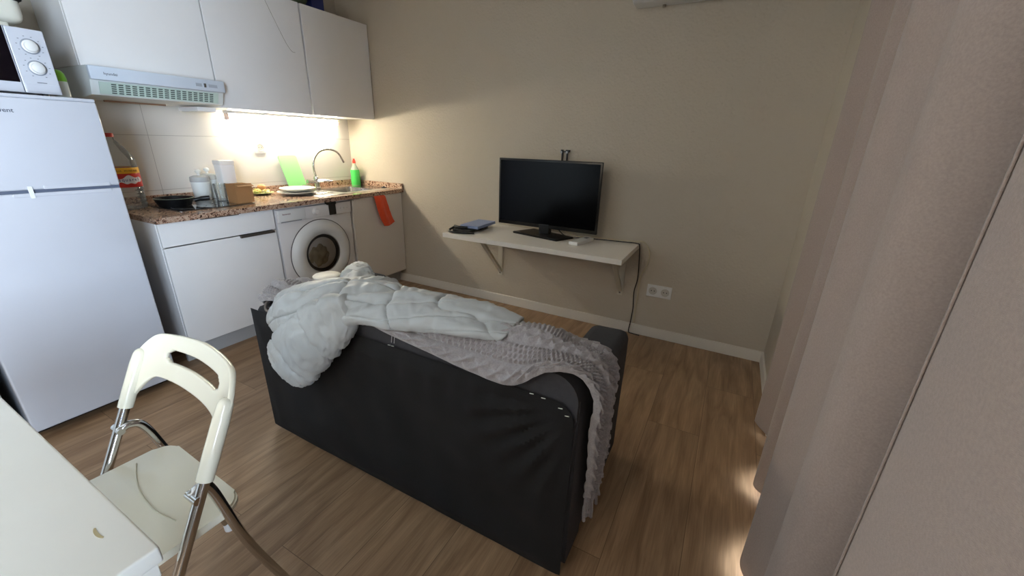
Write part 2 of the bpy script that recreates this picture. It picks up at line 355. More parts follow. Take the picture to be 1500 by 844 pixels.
# washing machine
wm = thing('washing_machine', (.3, -.868, 0), 'white front-loading washing machine with laundry behind its round door', 'washing machine')
wy0, wy1 = -1.165, -.568
obj('body', bx((.03, wy0, .02), (.590, wy1, .820), .006), WASH, wm, smooth=True)
obj('top_panel', bx((.03, wy0, .822), (.585, wy1, .834), .003), WASH, wm)
pn = obj('control_panel', bx((.588, wy0+.002, .735), (.602, wy1-.002, .820), .005, 3), WASH, wm, smooth=True)
obj('detergent_drawer', bx((.600, wy0+.006, .742), (.609, wy0+.20, .816), .004, 3), WHITE_PL, pn, smooth=True)
obj('drawer_grip', bx((.600, wy0+.02, .735), (.606, wy0+.17, .746), .002), mat('grip_grey', (150, 150, 152), .5), pn)
kn = obj('program_knob', lathe(B(), (.602, -.880, .778), [(.026, 0), (.026, .004), (.021, .007), (.020, .019), (.017, .022)], 36, 'x'), WASH, pn, smooth=True)
tp = B(); box(tp, (.602, -.770, .738), (.6075, -.712, .812), .001); box(tp, (.575, -.785, .812), (.6075, -.705, .8365), .001)
tp2 = obj('black_tape', tp, mat('black_tape', (22, 18, 18), .5), pn); tp2['label'] = 'strip of black tape over the control panel'
for k in range(3):
    obj('button', lathe(B(), (.602, -.665+.03*k, .775), [(.006, 0), (.006, .003), (.004, .004)], 16, 'x'), WASH, pn)
text('logo', 'benavent', .016, (.6095, wy0+.062, .785), ROT_X, mat('logo_brown', (120, 70, 70), .5), wm)
DC = (-.862, .470)
door = obj('door', lathe(B(), (.590, DC[0], DC[1]), [(.245, 0), (.245, .004), (.238, .010), (.225, .026), (.205, .036), (.18, .037), (.155, .030), (.142, .018), (.140, -.03)], 72, 'x', cap=False), WHITE_PL, wm, smooth=True)
obj('seal_ring', lathe(B(), (.590, DC[0], DC[1]), [(.2505, 0), (.2505, .002), (.244, .002), (.244, 0)], 72, 'x', cap=False), mat('seam_grey', (90, 86, 86), .6), door)
obj('rubber_gasket', lathe(B(), (.590, DC[0], DC[1]), [(.1395, .006), (.130, .012), (.118, .004), (.108, -.02), (.104, -.12)], 60, 'x', cap=False), mat('grey_rubber', (62, 58, 58), .6), door, smooth=True)
obj('drum_back', lathe(B(), (.52, DC[0], DC[1]), [(.139, 0), (.139, .004)], 48, 'x'), mat('drum_dark', (46, 42, 40), .5), door)
gl = B(); n_ = 14
obj('door_glass', lathe(gl, (.618, DC[0], DC[1]), [(.001, .004), (.06, .003), (.11, -.002), (.138, -.010)], 48, 'x', cap=False), mat_pane('porthole_glass', (.80, .77, .72)), door, smooth=True)
ld = B(); bmesh.ops.create_icosphere(ld, subdivisions=4, radius=1)
for v in ld.verts:
    c = v.co.copy(); v.co = Vector((.575+.030*c.x, DC[0]-.030+.090*c.y, DC[1]-.018+.100*c.z)) + c*.016*nz(c, 2.6)
obj('laundry', ld, mat('laundry_cloth', (190, 176, 150), .9, bump=.4, bscale=60, vary=.3, vscale=18), door, smooth=True, sharp=False)
for sy in (wy0+.05, wy1-.05): obj('foot', lathe(B(), (.54, sy, 0), [(.02, 0), (.02, .02)], 16), BLACK, wm)

# worktop with upstand
CT0, CT1, CZ = .835, .865, .865
wt = thing('worktop', (.3, -.9, CT0), 'speckled brown granite worktop running from the fridge to the far wall', 'worktop')
# slab with a cut-out for the sink bowl
SX0, SX1, SY0, SY1 = .17, .50, -.53, -.19
sl = B()
for lo, hi in (((0.004, -1.812, CT0), (.622, SY0, CT1)), ((0.004, SY1, CT0), (.622, -.001, CT1)), ((0.004, SY0, CT0), (SX0, SY1, CT1)), ((SX1, SY0, CT0), (.622, SY1, CT1))): box(sl, lo, hi)
bmesh.ops.remove_doubles(sl, verts=sl.verts, dist=1e-5)
obj('slab', sl, GRAN, wt)
obj('upstand', bx((.004, -1.812, CT1), (.022, -.001, CT1+.045), .002), GRAN, wt)
obj('upstand', bx((.022, -.019, CT1), (.622, -.001, CT1+.045), .002), GRAN, wt)
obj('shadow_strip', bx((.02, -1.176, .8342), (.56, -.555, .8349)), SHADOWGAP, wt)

# sink with drainer
sk = thing('sink', (.3, -.35, CZ), 'stainless steel inset sink with a ribbed drainer beside the far wall', 'sink')
SS = mat('sink_steel', (200, 198, 194), .22, 1)
rim = B()
rx0, rx1, ry0, ry1, zr = .12, .545, -.78, -.06, CZ+.004
pts_o = rrect(rx0, rx1, ry0, ry1, .03); pts_i = rrect(SX0+.012, SX1-.012, SY0+.012, SY1-.012, .05)
Vo = [rim.verts.new((x, y, CZ+.0006)) for x, y in pts_o]; Vo2 = [rim.verts.new((x+(.004 if x < .33 else -.004), y+(.004 if y < -.4 else -.004), zr)) for x, y in pts_o]
Vi = [rim.verts.new((x, y, zr)) for x, y in pts_i]; Vb = [rim.verts.new((.335+(x-.335)*.9, -.36+(y+.36)*.9, CZ-.14)) for x, y in pts_i]
n_ = len(Vo)
for a, b in ((Vo, Vo2), (Vo2, Vi), (Vi, Vb)):
    for k in range(n_): rim.faces.new((a[k], a[(k+1) % n_], b[(k+1) % n_], b[k]))
rim.faces.new(Vb)
obj('basin', rim, SS, sk, smooth=True)
for k in range(6):
    obj('drainer_rib', tube(B(), [(.19+.045*k, -.75, zr), (.19+.045*k, -.57, zr)], .004, 8), SS, sk, smooth=True)
obj('drain', lathe(B(), (.335, -.36, CZ-.1385), [(.03, 0), (.03, .003), (.02, .002)], 24), CHROME, sk, smooth=True)

# mixer tap
tapr = thing('mixer_tap', (.15, -.50, CZ), 'chrome kitchen mixer tap with a tall swan-neck spout behind the plates', 'tap')
obj('base', lathe(B(), (.145, -.50, CZ+.0045), [(.026, 0), (.026, .012), (.020, .018), (.020, .075), (.023, .085), (.020, .10), (.012, .105)], 32), CHROME, tapr, smooth=True)
obj('spout', tube(B(), crv([(.15, -.50, CZ+.09), (.15, -.515, CZ+.16), (.155, -.508, 1.10), (.16, -.45, 1.165), (.17, -.37, 1.182), (.18, -.29, 1.155), (.19, -.245, 1.075)], 10), .0085, 14), CHROME, tapr, smooth=True)
obj('lever', tube(B(), [(.16, -.50, CZ+.07), (.20, -.46, CZ+.075), (.235, -.42, CZ+.068)], [.016, .010, .007], 12), CHROME, tapr, smooth=True)
obj('knob', tube(B(), [(.15, -.50, CZ+.06), (.15, -.56, CZ+.068), (.15, -.59, CZ+.070)], [.012, .014, .016], 16), CHROME, tapr, smooth=True)

# hob
hb = thing('hob', (.28, -1.47, CZ), 'black glass ceramic hob set into the granite worktop', 'hob')
obj('glass_plate', prism(B(), rrect(.07, .50, -1.645, -1.235, .012), 'z', CZ, CZ+.005), mat('hob_glass', (44, 42, 42), .05, coat=.5), hb)
obj('steel_edge', prism(B(), rrect(.066, .504, -1.649, -1.231, .014), 'z', CZ+.0001, CZ+.0035), STEEL, hb)
for (cx, cy, rr) in ((.18, -1.53, .07), (.37, -1.54, .085), (.18, -1.34, .085), (.37, -1.34, .07)):
    obj('cooking_ring', lathe(B(), (cx, cy, CZ+.005), [(rr, 0), (rr, .0005), (rr-.004, .0005), (rr-.004, 0)], 48, cap=False), mat('ring_print', (90, 90, 90), .4), hb)

# black pan on the hob
pan = thing('frying_pan', (.27, -1.555, CZ+.005), 'small black frying pan lying on the hob, beside the big water bottle', 'pan')
obj('bowl', lathe(B(), (.27, -1.565, CZ+.0055), [(.001, 0), (.078, 0), (.094, .04), (.096, .046), (.091, .045), (.075, .005), (.001, .005)], 40, cap=False), mat('nonstick_black', (10, 10, 11), .4), pan, smooth=True)
obj('handle', tube(B(), crv([(.29, -1.47, CZ+.03), (.31, -1.44, CZ+.038), (.335, -1.405, CZ+.042)], 5), [.012]*5+[.014]*6, 10), BLACK, pan, smooth=True)
obj('rim', lathe(B(), (.27, -1.565, CZ+.0505), [(.094, 0), (.0972, .0015), (.094, .003)], 40, cap=False), mat('rim_green_grey', (120, 130, 112), .4), pan, smooth=True)

# white canisters, glasses, carton, box on the hob side
def canister(x, y, r_, h, label):
    c = thing('storage_jar', (x, y, CZ), label, 'jar', 'storage jars by the hob')
    zb = CZ+.006
    obj('jar_body', lathe(B(), (x, y, zb), [(r_*.86, 0), (r_*.9, .004), (r_, h*.95), (r_, h), (r_*.96, h)], 32), mat('milky_ceramic', (234, 236, 230), .3), c, smooth=True)
    obj('lid', lathe(B(), (x, y, zb+h), [(r_*1.0, 0), (r_*1.02, .006), (r_*.98, .03), (r_*.6, .038), (.001, .04)], 32, cap=False), mat_pane('frosted_lid', (.95, .97, .95), .45), c, smooth=True)
    obj('lid_knob', lathe(B(), (x, y, zb+h+.038), [(.008, 0), (.007, .012), (.016, .02), (.017, .03), (.009, .038), (.001, .039)], 20, cap=False), MATS['milky_ceramic'], c, smooth=True)
canister(.135, -1.345, .052, .115, 'white storage jar with a round knob lid, leftmost of the pale jars by the hob')
canister(.075, -1.265, .045, .12, 'pale storage jar half hidden behind the drinking glass, beside the white carton')
def glass(x, y, r_, h, label, zb=CZ+.0055):
    c = thing('drinking_glass', (x, y, zb), label, 'glass', 'drinking glasses by the hob')
    obj('tumbler', lathe(B(), (x, y, zb), [(.001, 0), (r_*.8, 0), (r_, h), (r_*.93, h), (r_*.74, .008), (.001, .008)], 32, cap=False), mat_pane('clear_glass', (.94, .96, .94), .12), c, smooth=True)
glass(.235, -1.285, .038, .105, 'clear drinking glass between the white jar and the brown carton box')
glass(.27, -1.225, .032, .10, 'slim clear glass tucked behind the brown carton box')
cart = thing('white_carton', (.15, -1.185, CZ), 'tall plain white carton standing behind the brown box', 'carton')
obj('carton_body', bx((.105, -1.232, CZ+.0055), (.185, -1.142, 1.105), .006, 3), mat('white_card', (238, 236, 234), .6), cart, smooth=True)
obj('carton_lid', bx((.102, -1.235, 1.085), (.188, -1.139, 1.115), .006, 3), mat('white_card2', (238, 234, 228), .6), cart, smooth=True)
bb = thing('cardboard_box', (.41, -1.26, CZ), 'brown cardboard box with an open wavy top on the hob edge', 'box')
KR = mat('kraft_card', (166, 122, 78), .85, bump=.2, bscale=120, vary=.08, vscale=12); cb = B()
for lo, hi in (((.355, -1.310, CZ+.0055), (.359, -1.206, .985)), ((.455, -1.310, CZ+.0055), (.459, -1.206, .992)), ((.355, -1.310, CZ+.0055), (.459, -1.306, .988)), ((.355, -1.210, CZ+.0055), (.459, -1.206, .985)), ((.355, -1.310, CZ+.0055), (.459, -1.206, CZ+.009))): box(cb, lo, hi)
bmesh.ops.subdivide_edges(cb, edges=cb.edges, cuts=3, use_grid_fill=True)
for v in cb.verts:
    t = (v.co.z-CZ)/.125; v.co.x += .004*nz(v.co, 25); v.co.y += .005*nz(v.co, 18, 3)*t; v.co.z += .006*nz((v.co.x, v.co.y, 0), 30, 2)*t
obj('box_body', cb, KR, bb)
fl = B(); prism(fl, [(.459, .985), (.486, .975), (.485, .972), (.457, .981)], 'y', -1.306, -1.210); obj('flap', fl, KR, bb)
fl = B(); prism(fl, [(.359, -1.306), (.455, -1.306), (.452, -1.216), (.362, -1.214)], 'z', .962, .966); obj('flap', fl, KR, bb)

# plate of food
fp = thing('plate_of_food', (.12, -.955, CZ), 'small plate heaped with yellow and orange snacks by the upstand', 'plate of food')
obj('plate', lathe(B(), (.12, -.955, CZ+.001), [(.001, 0), (.04, 0), (.085, .015), (.082, .018), (.04, .005), (.001, .005)], 36, cap=False), mat('olive_plate', (160, 160, 110), .3), fp, smooth=True)
FOODC = [mat('snack_yellow', (232, 210, 130), .5), mat('snack_orange', (224, 165, 110), .5), mat('snack_green', (160, 170, 90), .5), mat('snack_cream', (238, 228, 180), .5)]
for k in range(26):
    a = random.random()*6.28; rr = .062*math.sqrt(random.random()); x, y, z = .12+rr*math.cos(a), -.955+rr*math.sin(a), CZ+.020+.03*(1-rr/.065)*random.random()
    m_ = B(); bmesh.ops.create_icosphere(m_, subdivisions=2, radius=.014)
    for v in m_.verts: v.co = Vector((v.co.x*1.1, v.co.y*.9, v.co.z*.75))*(1+.3*nz(v.co, 60, k)) + Vector((x, y, z))
    obj('snack_piece', m_, FOODC[k % 4] if k else FOODC[1], fp, smooth=True)
m_ = B(); bmesh.ops.create_icosphere(m_, subdivisions=3, radius=.024)
for v in m_.verts: v.co = Vector((v.co.x, v.co.y*1.2, v.co.z*.8))+Vector((.115, -.945, CZ+.055))
obj('onion_piece', m_, FOODC[1], fp, smooth=True)

# green cutting board leaning
gb = thing('cutting_board', (.06, -.64, CZ), 'mint green plastic cutting board leaning on the tiles behind the plates', 'cutting board')
b_ = prism(B(), rrect(-.725+.002, -.57, .9, 1.135, .014, corners=(1, 1, 0, 0)), 'x', 0, .008)
for v in b_.verts:
    z = v.co.z; v.co.z = CZ+.003+(z-.9)*1.12; v.co.x += .085-(v.co.z-CZ)*.26; v.co.y += .02*(1-(v.co.z-CZ)/.27)
obj('board', b_, mat('mint_plastic', (138, 204, 130), .45), gb)
obj('sponge', bx((.17, -.66, CZ+.030), (.21, -.60, CZ+.05), .006, 3), mat('grey_sponge', (100, 108, 84), .9, bump=.6, bscale=150), None, smooth=True)
tag(bpy.data.objects['sponge'], 'small dark olive sponge lying by the white plates at the cutting board foot', 'sponge')
# plates on the sink edge
def plate(x, y, z, r_, label, tilt=0):
    p = tag(obj('dinner_plate', lathe(B(), (x, y, z), [(.001, 0), (r_*.55, 0), (r_*.62, .003), (r_, .020), (r_*.985, .023), (r_*.6, .007), (.001, .006)], 48, cap=False), mat('plate_white', (236, 234, 226), .2), None, smooth=True), label, 'plate', 'dinner plates by the sink')
    return p
plate(.31, -.80, CZ+.0045, .135, 'lower white dinner plate of the two stacked left of the tap')
plate(.27, -.765, CZ+.0235, .125, 'upper white dinner plate of the two stacked left of the tap')

# washing-up liquid
so = thing('soap_bottle', (.12, -.10, CZ), 'green washing-up liquid bottle with a red cap in the counter corner', 'bottle')
pr = [(.036, 0), (.040, .004), (.040, .05), (.037, .09), (.039, .12), (.035, .14), (.022, .165), (.013, .185), (.013, .195)]
obj('bottle', lathe(B(), (.12, -.075, CZ+.0015), pr, 32), mat('soap_clear', (214, 226, 206), .1, trans=.35), so, smooth=True)
obj('liquid', lathe(B(), (.12, -.075, CZ+.002), [(.0375, .0), (.0412, .006), (.0412, .05), (.0382, .09), (.0402, .120), (.0370, .137)], 32), mat('soap_green', (90, 232, 110), .12, trans=.35), so, smooth=True)
obj('cap', lathe(B(), (.12, -.075, CZ+.195), [(.014, 0), (.014, .022), (.008, .028), (.008, .038), (.004, .040)], 20), mat('red_cap', (214, 66, 46), .4), so, smooth=True)
so2 = thing('spray_bottle', (.07, -.045, CZ), 'pale green bottle with a trigger neck behind the green soap bottle', 'bottle')
obj('bottle', lathe(B(), (.075, -.052, CZ+.0015), [(.026, 0), (.028, .01), (.026, .09), (.014, .125), (.011, .15)], 24), mat('pale_green_plastic', (150, 196, 128), .3, trans=.3), so2, smooth=True)
obj('trigger', tube(B(), crv([(.075, -.052, CZ+.15), (.085, -.048, CZ+.165), (.105, -.032, CZ+.15)], 4), .007, 8), MATS['pale_green_plastic'], so2, smooth=True)
pg = thing('sink_plug', (.44, -.05, CZ), 'small black rubber plug lying on the worktop end by the wall', 'plug')
obj('stopper', lathe(B(), (.45, -.062, CZ+.0006), [(.02, 0), (.022, .006), (.012, .009), (.006, .014), (.001, .015)], 24, cap=False), BLACK, pg, smooth=True)

# big water bottle
wb = thing('water_bottle', (.17, -1.765, CZ), 'large clear plastic water bottle with a red cap between fridge and hob', 'bottle')
pr = []
for k in range(60):
    z = .265*k/59; r_ = .082
    if z < .012: r_ = .070+z
    r_ += .0022*math.sin(z*2*math.pi/.021) if (z < .15) else 0
    pr.append((r_, z))
pr += [(.081, .27), (.076, .285), (.062, .310), (.046, .335), (.030, .358), (.019, .372), (.018, .385)]
PET = mat_pane('clear_pet', (.93, .95, .95), .14)
obj('bottle', lathe(B(), (.17, -1.745, CZ+.001), pr, 48), PET, wb, smooth=True)
lb = obj('label', lathe(B(), (.17, -1.745, CZ+.125), [(.0836, 0), (.0845, .002), (.0845, .098), (.0836, .10)], 48, cap=False), mat('label_red', (196, 40, 32), .4), wb, smooth=True)
obj('label_band', lathe(B(), (.17, -1.745, CZ+.198), [(.0849, 0), (.0852, .0005), (.0852, .030), (.0849, .031)], 48, cap=False), mat('label_yellow', (236, 178, 40), .4), lb, smooth=True)
def wrap_blob(poly, zc, rad, m, name, parent):
    bm = B(); vs = []
    for a, z in poly:
        vs.append(bm.verts.new((.17+rad*math.cos(a), -1.745+rad*math.sin(a), zc+z)))
    bm.faces.new(vs); bmesh.ops.triangulate(bm, faces=bm.faces); return obj(name, bm, m, parent)
band = [(a/20, .024+.006*math.sin(a*.45+1)-.00009*(a-3)**2) for a in range(-12, 19)] + [(a/20, -.016+.003*math.sin(a*.7)+.00006*(a-3)**2) for a in range(18, -13, -1)]
bm = B(); tv = [bm.verts.new((.17+.0852*math.cos(a), -1.745+.0852*math.sin(a), CZ+.16+z)) for a, z in band[:31]]; bv = [bm.verts.new((.17+.0852*math.cos(a), -1.745+.0852*math.sin(a), CZ+.16+z)) for a, z in band[31:][::-1]]
for k in range(30): bm.faces.new((tv[k], tv[k+1], bv[k+1], bv[k]))
obj('label_cloud', bm, mat('label_white', (226, 226, 232), .4), lb)
def ring_text(s, size, z, m, a0, da):
    for i, ch in enumerate(s):
        if ch == ' ': continue
        a = a0+i*da
        rot = Matrix.Rotation(a, 3, 'Z') @ ROT_X
        text('letter', ch, size, (.17+.0858*math.cos(a), -1.745+.0858*math.sin(a), z), rot, m, lb)
ring_text('aquarel', .024, CZ+.158, mat('label_blue', (44, 52, 120), .4), -.42, .17)
ring_text('AGUA MINERAL', .014, CZ+.208, mat('label_ink', (110, 60, 20), .4), -.62, .12)
obj('cap', lathe(B(), (.17, -1.745, CZ+.385), [(.021, 0), (.021, .016), (.018, .02)], 24), mat('bottle_red', (186, 48, 42), .4), wb, smooth=True)

# orange cloth
oc = [[(.585, -.352, .846), (.600, -.350, .8355), (.6205, -.349, .828), (.628, -.346, .79), (.630, -.325, .70), (.632, -.300, .63), (.636, -.275, .580)],
      [(.585, -.315, .846), (.603, -.314, .8355), (.624, -.312, .828), (.641, -.308, .79), (.650, -.285, .70), (.652, -.262, .63), (.648, -.240, .578)],
      [(.585, -.275, .846), (.603, -.272, .8355), (.622, -.270, .828), (.634, -.262, .79), (.636, -.240, .70), (.638, -.215, .63), (.640, -.198, .585)],
      [(.585, -.240, .846), (.600, -.236, .8355), (.6205, -.232, .828), (.630, -.225, .79), (.634, -.198, .70), (.634, -.175, .64), (.636, -.155, .600)]]
ocs = [[(x+.004 if z < .84 else x, y, z) for x, y, z in r_] for r_ in oc]
ocs = [[(x if z < .84 else x+.0, y, min(z, .8335)) for x, y, z in r_] for r_ in ocs]
G = grid_eval([[Vector(p) for p in r_] for r_ in ocs], 6, 8)
tag(obj('kitchen_cloth', grid_mesh(G, lambda a, b, p: .003*nz(p, 40)*min(1, b*3)), mat_fabric('orange_cloth', (232, 84, 44), .85, 500, .4, .08, 30), None, smooth=True, solid=.003), 'bright orange-red cloth draped over the sink cabinet door', 'cloth')

# ------------------------------------------------------------------ wall cabinets
UD = .354
def wall_cab(y0, y1, z0, z1, label, door_over=.002, handle=None):
    c = thing('wall_cabinet', (.17, (y0+y1)/2, z0), label, 'cabinet', 'white kitchen wall cabinets')
    obj('body', bx((.005, y0+(.007 if y0 > -1.8 else .001), z0), (UD-.02, y1-.007, z1), .001), WHITE_LAM, c)
    d = obj('door', bx((UD-.019, y0+door_over, z0-.0005), (UD, y1-door_over, z1-.002), .0015), WHITE_LAM, c)
    if handle: obj('handle', bx((UD-.012, handle[0], z0-.008), (UD+.012, handle[1], z0+.0015), .001), HANDLE, d)
    return c
wall_cab(-1.832, -1.243, 1.572, 2.134, 'white wall cabinet above the extractor hood', handle=(-1.43, -1.25))
wall_cab(-1.240, -.612, 1.430, 2.134, 'white wall cabinet between the hood cabinet and the corner one, scratched door')
wc = wall_cab(-.603, -.006, 1.430, 2.134, 'white wall cabinet in the corner against the far wall', .003)
# pencil-like scratch on the middle door
sc = B(); pts = crv([(UD+.0008, -.86, 2.11), (UD+.0008, -.80, 1.98), (UD+.0008, -.745, 1.87), (UD+.0008, -.71, 1.825), (UD+.0008, -.685, 1.82)], 6); tube(sc, pts, .0012, 6)
mid = [o for o in bpy.data.objects if o.name.startswith('wall_cabinet') and 'middle' in o.get('label', '') or 'scratched' in o.get('label', '')][0]
o_ = obj('scratch', sc, mat('scratch_grey', (150, 140, 128), .8), mid); o_['label'] = 'thin grey scratch on the door'

# bag & things on top of the corner cabinet
bagm = B(); bmesh.ops.create_icosphere(bagm, subdivisions=4, radius=1)
for v in bagm.verts:
    c = v.co.copy(); v.co = Vector((.22+.12*c.x, -.58+.13*c.y, 2.136+.075+.075*c.z)) + Vector(c)*.022*nz(c, 4)
    v.co.z = max(v.co.z, 2.1345)
tag(obj('plastic_bag', bagm, mat('green_bag', (112, 128, 96), .5, vary=.6, vscale=30), None, smooth=True), 'crumpled green patterned bag on top of the corner wall cabinet', 'bag')
tag(obj('storage_box', bx((.10, -.435, 2.1345), (.27, -.33, 2.26), .006, 2), mat('blue_box', (38, 46, 104), .5), None), 'dark blue box on top of the corner wall cabinet, beside the green bag', 'box')

# extractor hood
hd = thing('extractor_hood', (.25, -1.53, 1.43), 'slim white slide-out extractor hood with a slotted grille under the wall cabinet', 'extractor hood')
HW = mat('hood_white', (216, 220, 218), .4)
h0, h1 = -1.828, -1.236
hb_ = prism(B(), [(.01, 1.571), (.40, 1.571), (.40, 1.512), (.375, 1.445), (.30, 1.437), (.01, 1.437)], 'y', h0, h1)
obj('body', hb_, HW, hd)
obj('front_band', bx((.398, h0-.001, 1.510), (.425, h1+.002, 1.570), .004, 2), mat('hood_band', (206, 214, 224), .35), hd, smooth=True)
# sloping grille panel on the front face
gp = B(); gm = mat('grille_panel', (190, 208, 198), .4); A_ = Vector((.4015, 0, 1.508)); B2 = Vector((.3775, 0, 1.447)); nrm = Vector((.93, 0, -.366))
def gpt(y, t, o=0): p = A_.lerp(B2, t)+nrm*o; return Vector((p.x, y, p.z))
def gbox(bm, y0, y1, t0, t1, o0, o1):
    P = [gpt(y, t, o) for y in (y0, y1) for t in (t0, t1) for o in (o0, o1)]; vs = [bm.verts.new(p) for p in P]
    for f in ((0, 1, 3, 2), (4, 6, 7, 5), (0, 4, 5, 1), (2, 3, 7, 6), (0, 2, 6, 4), (1, 5, 7, 3)): bm.faces.new([vs[i] for i in f])
gbox(gp, h0+.03, h1-.03, .06, .94, 0, .004)
obj('grille', gp, gm, hd)
sl = B()
for i in range(17):
    for j in range(5):
        y0 = h0+.075+i*.0275; gbox(sl, y0, y0+.019, .14+j*.155, .14+j*.155+.085, .0038, .0046)
o_ = obj('grille_slots', sl, mat('slot_dark', (74, 84, 78), .8), hd); o_['label'] = 'dark slots of the grille'
text('logo', 'hyundai', .017, (.4255, h0+.075, 1.534), ROT_X, mat('logo_grey', (70, 74, 84), .5), hd)
obj('slide_switch', bx((.425, h1-.11, 1.528), (.430, h1-.10, 1.548), .001), HANDLE, hd)
obj('switch_slot', bx((.425, h1-.085, 1.53), (.4258, h1-.04, 1.546)), mat('switch_print', (170, 176, 184), .5), hd)
obj('switch_slot', bx((.425, h1-.15, 1.53), (.4258, h1-.12, 1.546)), MATS['switch_print'], hd)
tag(obj('shelf_board', bx((.08, -1.345, 1.405), (.30, -1.242, 1.429), .002), WHITE_LAM, None), 'short white board fixed beneath the wall cabinets beside the hood', 'board')
tag(obj('wire_strip', bx((.10, -1.70, 1.428), (.115, -1.42, 1.4365), .002), mat('strip_brown', (150, 118, 96), .6), None), 'thin brown strip fixed beneath the extractor hood', 'strip')

# under-cabinet light
ul = thing('under_cabinet_lamp', (.05, -.62, 1.405), 'glowing strip lamp fixed beneath the white wall cabinets', 'lamp')
obj('housing', bx((.042, -1.075, 1.412), (.105, -.165, 1.4295), .003), WHITE_PL, ul)
LT = mat('lamp_tube', (255, 250, 225), .5, emit=(255, 245, 222), estr=LAMP_STRENGTH)
obj('diffuser', tube(B(), [(.073, -1.06, 1.392), (.073, -.18, 1.392)], .018, 16), LT, ul, smooth=True)
for y in (-1.068, -.172): obj('end_cap', bx((.053, y-.008, 1.372), (.093, y+.008, 1.4125), .003), mat('endcap_pink', (222, 200, 190), .5), ul)

# tile socket
def sock_face(bm_parent, c, axis):
    pass
ts = thing('wall_socket', (.005, -.84, 1.19), 'single white wall socket on the kitchen tiles', 'socket')
obj('plate', bx((.0045, -.882, 1.150), (.013, -.800, 1.232), .003, 3), WHITE_PL, ts, smooth=True)
w_ = obj('socket_well', lathe(B(), (.0135, -.841, 1.192), [(.026, .003), (.024, .003), (.021, .0), (.001, .0)], 32, 'x', cap=False), mat('well_grey', (176, 172, 164), .4), ts, smooth=True)
for s in (-1, 1): obj('contact_hole', lathe(B(), (.0136, -.841+s*.0095, 1.192), [(.003, 0), (.003, .0008)], 12, 'x'), BLACK, w_)

# ------------------------------------------------------------------ FRIDGE
fr = thing('fridge_freezer', (.4, -2.205, 0), 'tall white fridge freezer with two doors under the microwave', 'fridge')
fy1, fy0, fx = -1.940, -2.470, .732
obj('cabinet', bx((.12, fy0+.004, .03), (fx-.052, fy1-.004, 1.398), .004), WHITE_APP, fr)
obj('top_cover', bx((.12, fy0, 1.392), (fx-.004, fy1, 1.405), .004, 3), WHITE_APP, fr, smooth=True)
d1 = obj('fridge_door', bx((fx-.05, fy0, .045), (fx, fy1, 1.040), .007, 3), WHITE_APP, fr, smooth=True)
d2 = obj('freezer_door', bx((fx-.05, fy0, 1.052), (fx, fy1, 1.392), .007, 3), WHITE_APP, fr, smooth=True)
GR = mat('grip_silver', (150, 158, 172), .3, .3)
obj('door_gap', bx((fx-.046, fy0+.003, 1.038), (fx-.006, fy1-.003, 1.054)), mat('gap_bluegrey', (90, 98, 116), .6), fr)
obj('grip', bx((fx-.002, fy1-.33, 1.026), (fx+.0035, fy1-.035, 1.0395), .0015, 2), WHITE_APP, d1)
obj('grip', bx((fx-.002, fy1-.24, 1.0525), (fx+.0035, fy1-.035, 1.068), .0015, 2), WHITE_APP, d2)
tpm = mat('clear_tape', (236, 238, 242), .3)
o_ = obj('tape', bx((fx-.001, -2.225, 1.020), (fx+.005, -2.212, 1.066), .0005), tpm, d2); o_['label'] = 'small white tape piece bridging the two doors'
text('logo', 'benavent', .022, (fx+.0008, -2.226, 1.338), ROT_X, mat('logo_slate', (66, 72, 88), .4), d2)
obj('base_grille', bx((.14, fy0+.01, .008), (fx-.07, fy1-.01, .04)), BLACK, fr)
for y in (fy0+.05, fy1-.05): obj('foot', lathe(B(), (fx-.1, y, 0), [(.018, 0), (.018, .03)], 12), BLACK, fr)
obj('side_gasket', bx((fx-.054, fy0+.006, .05), (fx-.048, fy1-.006, 1.385)), mat('gasket', (120, 124, 130), .7), fr)

# ------------------------------------------------------------------ MICROWAVE and neighbours on the fridge
mw = thing('microwave', (.42, -2.24, 1.405), 'white microwave oven with a dark window and two round dials on top of the fridge', 'microwave')
my0, my1, mz0, mz1, mx = -2.475, -1.998, 1.418, 1.655, .605
obj('casing', bx((.27, my0+.002, mz0), (mx-.012, my1-.002, mz1), .004), WHITE_APP, mw)
pn = obj('control_panel', bx((mx-.012, -2.103, mz0), (mx, my1, mz1-.002), .003, 2), WHITE_APP, mw)
md = obj('door', bx((mx-.014, my0, mz0), (mx+.002, -2.105, mz1-.002), .003, 2), WHITE_APP, mw)
obj('window', bx((mx+.001, my0+.03, 1.455), (mx+.0035, -2.109, 1.651), .001), mat('mw_window', (12, 8, 14), .08), md)
for z, s in ((1.590, 1), (1.513, 1)):
    k_ = obj('dial', lathe(B(), (mx, -2.048, z), [(.026, 0), (.025, .003), (.019, .005), (.0185, .017), (.016, .019)], 36, 'x'), WHITE_PL, pn, smooth=True)
    obj('dial_ring', lathe(B(), (mx+.0002, -2.048, z), [(.0275, 0), (.0275, .0016), (.0235, .0036), (.0235, 0)], 36, 'x', cap=False), mat('ring_grey', (140, 146, 156), .4), k_)
    for a in range(-60, 241, 33):
        ca, sa = math.cos(R(a)), math.sin(R(a)); obj('mark', bx((mx, -2.048+.036*ca-.0022, z+.036*sa-.001), (mx+.0006, -2.048+.036*ca+.0022, z+.036*sa+.001)), mat('mark_grey', (96, 100, 110), .5), pn)
obj('opening_button', bx((mx, -2.098, 1.424), (mx+.003, -2.003, 1.452), .001), WHITE_APP, pn)
obj('maker_mark', bx((mx, -2.062, 1.4575), (mx+.0006, -2.034, 1.460)), MATS['mark_grey'], pn)
for x in (.30, .56):
    for y in (my0+.04, my1-.04): obj('foot', lathe(B(), (x, y, 1.405), [(.012, 0), (.012, .0135)], 12), BLACK, mw)
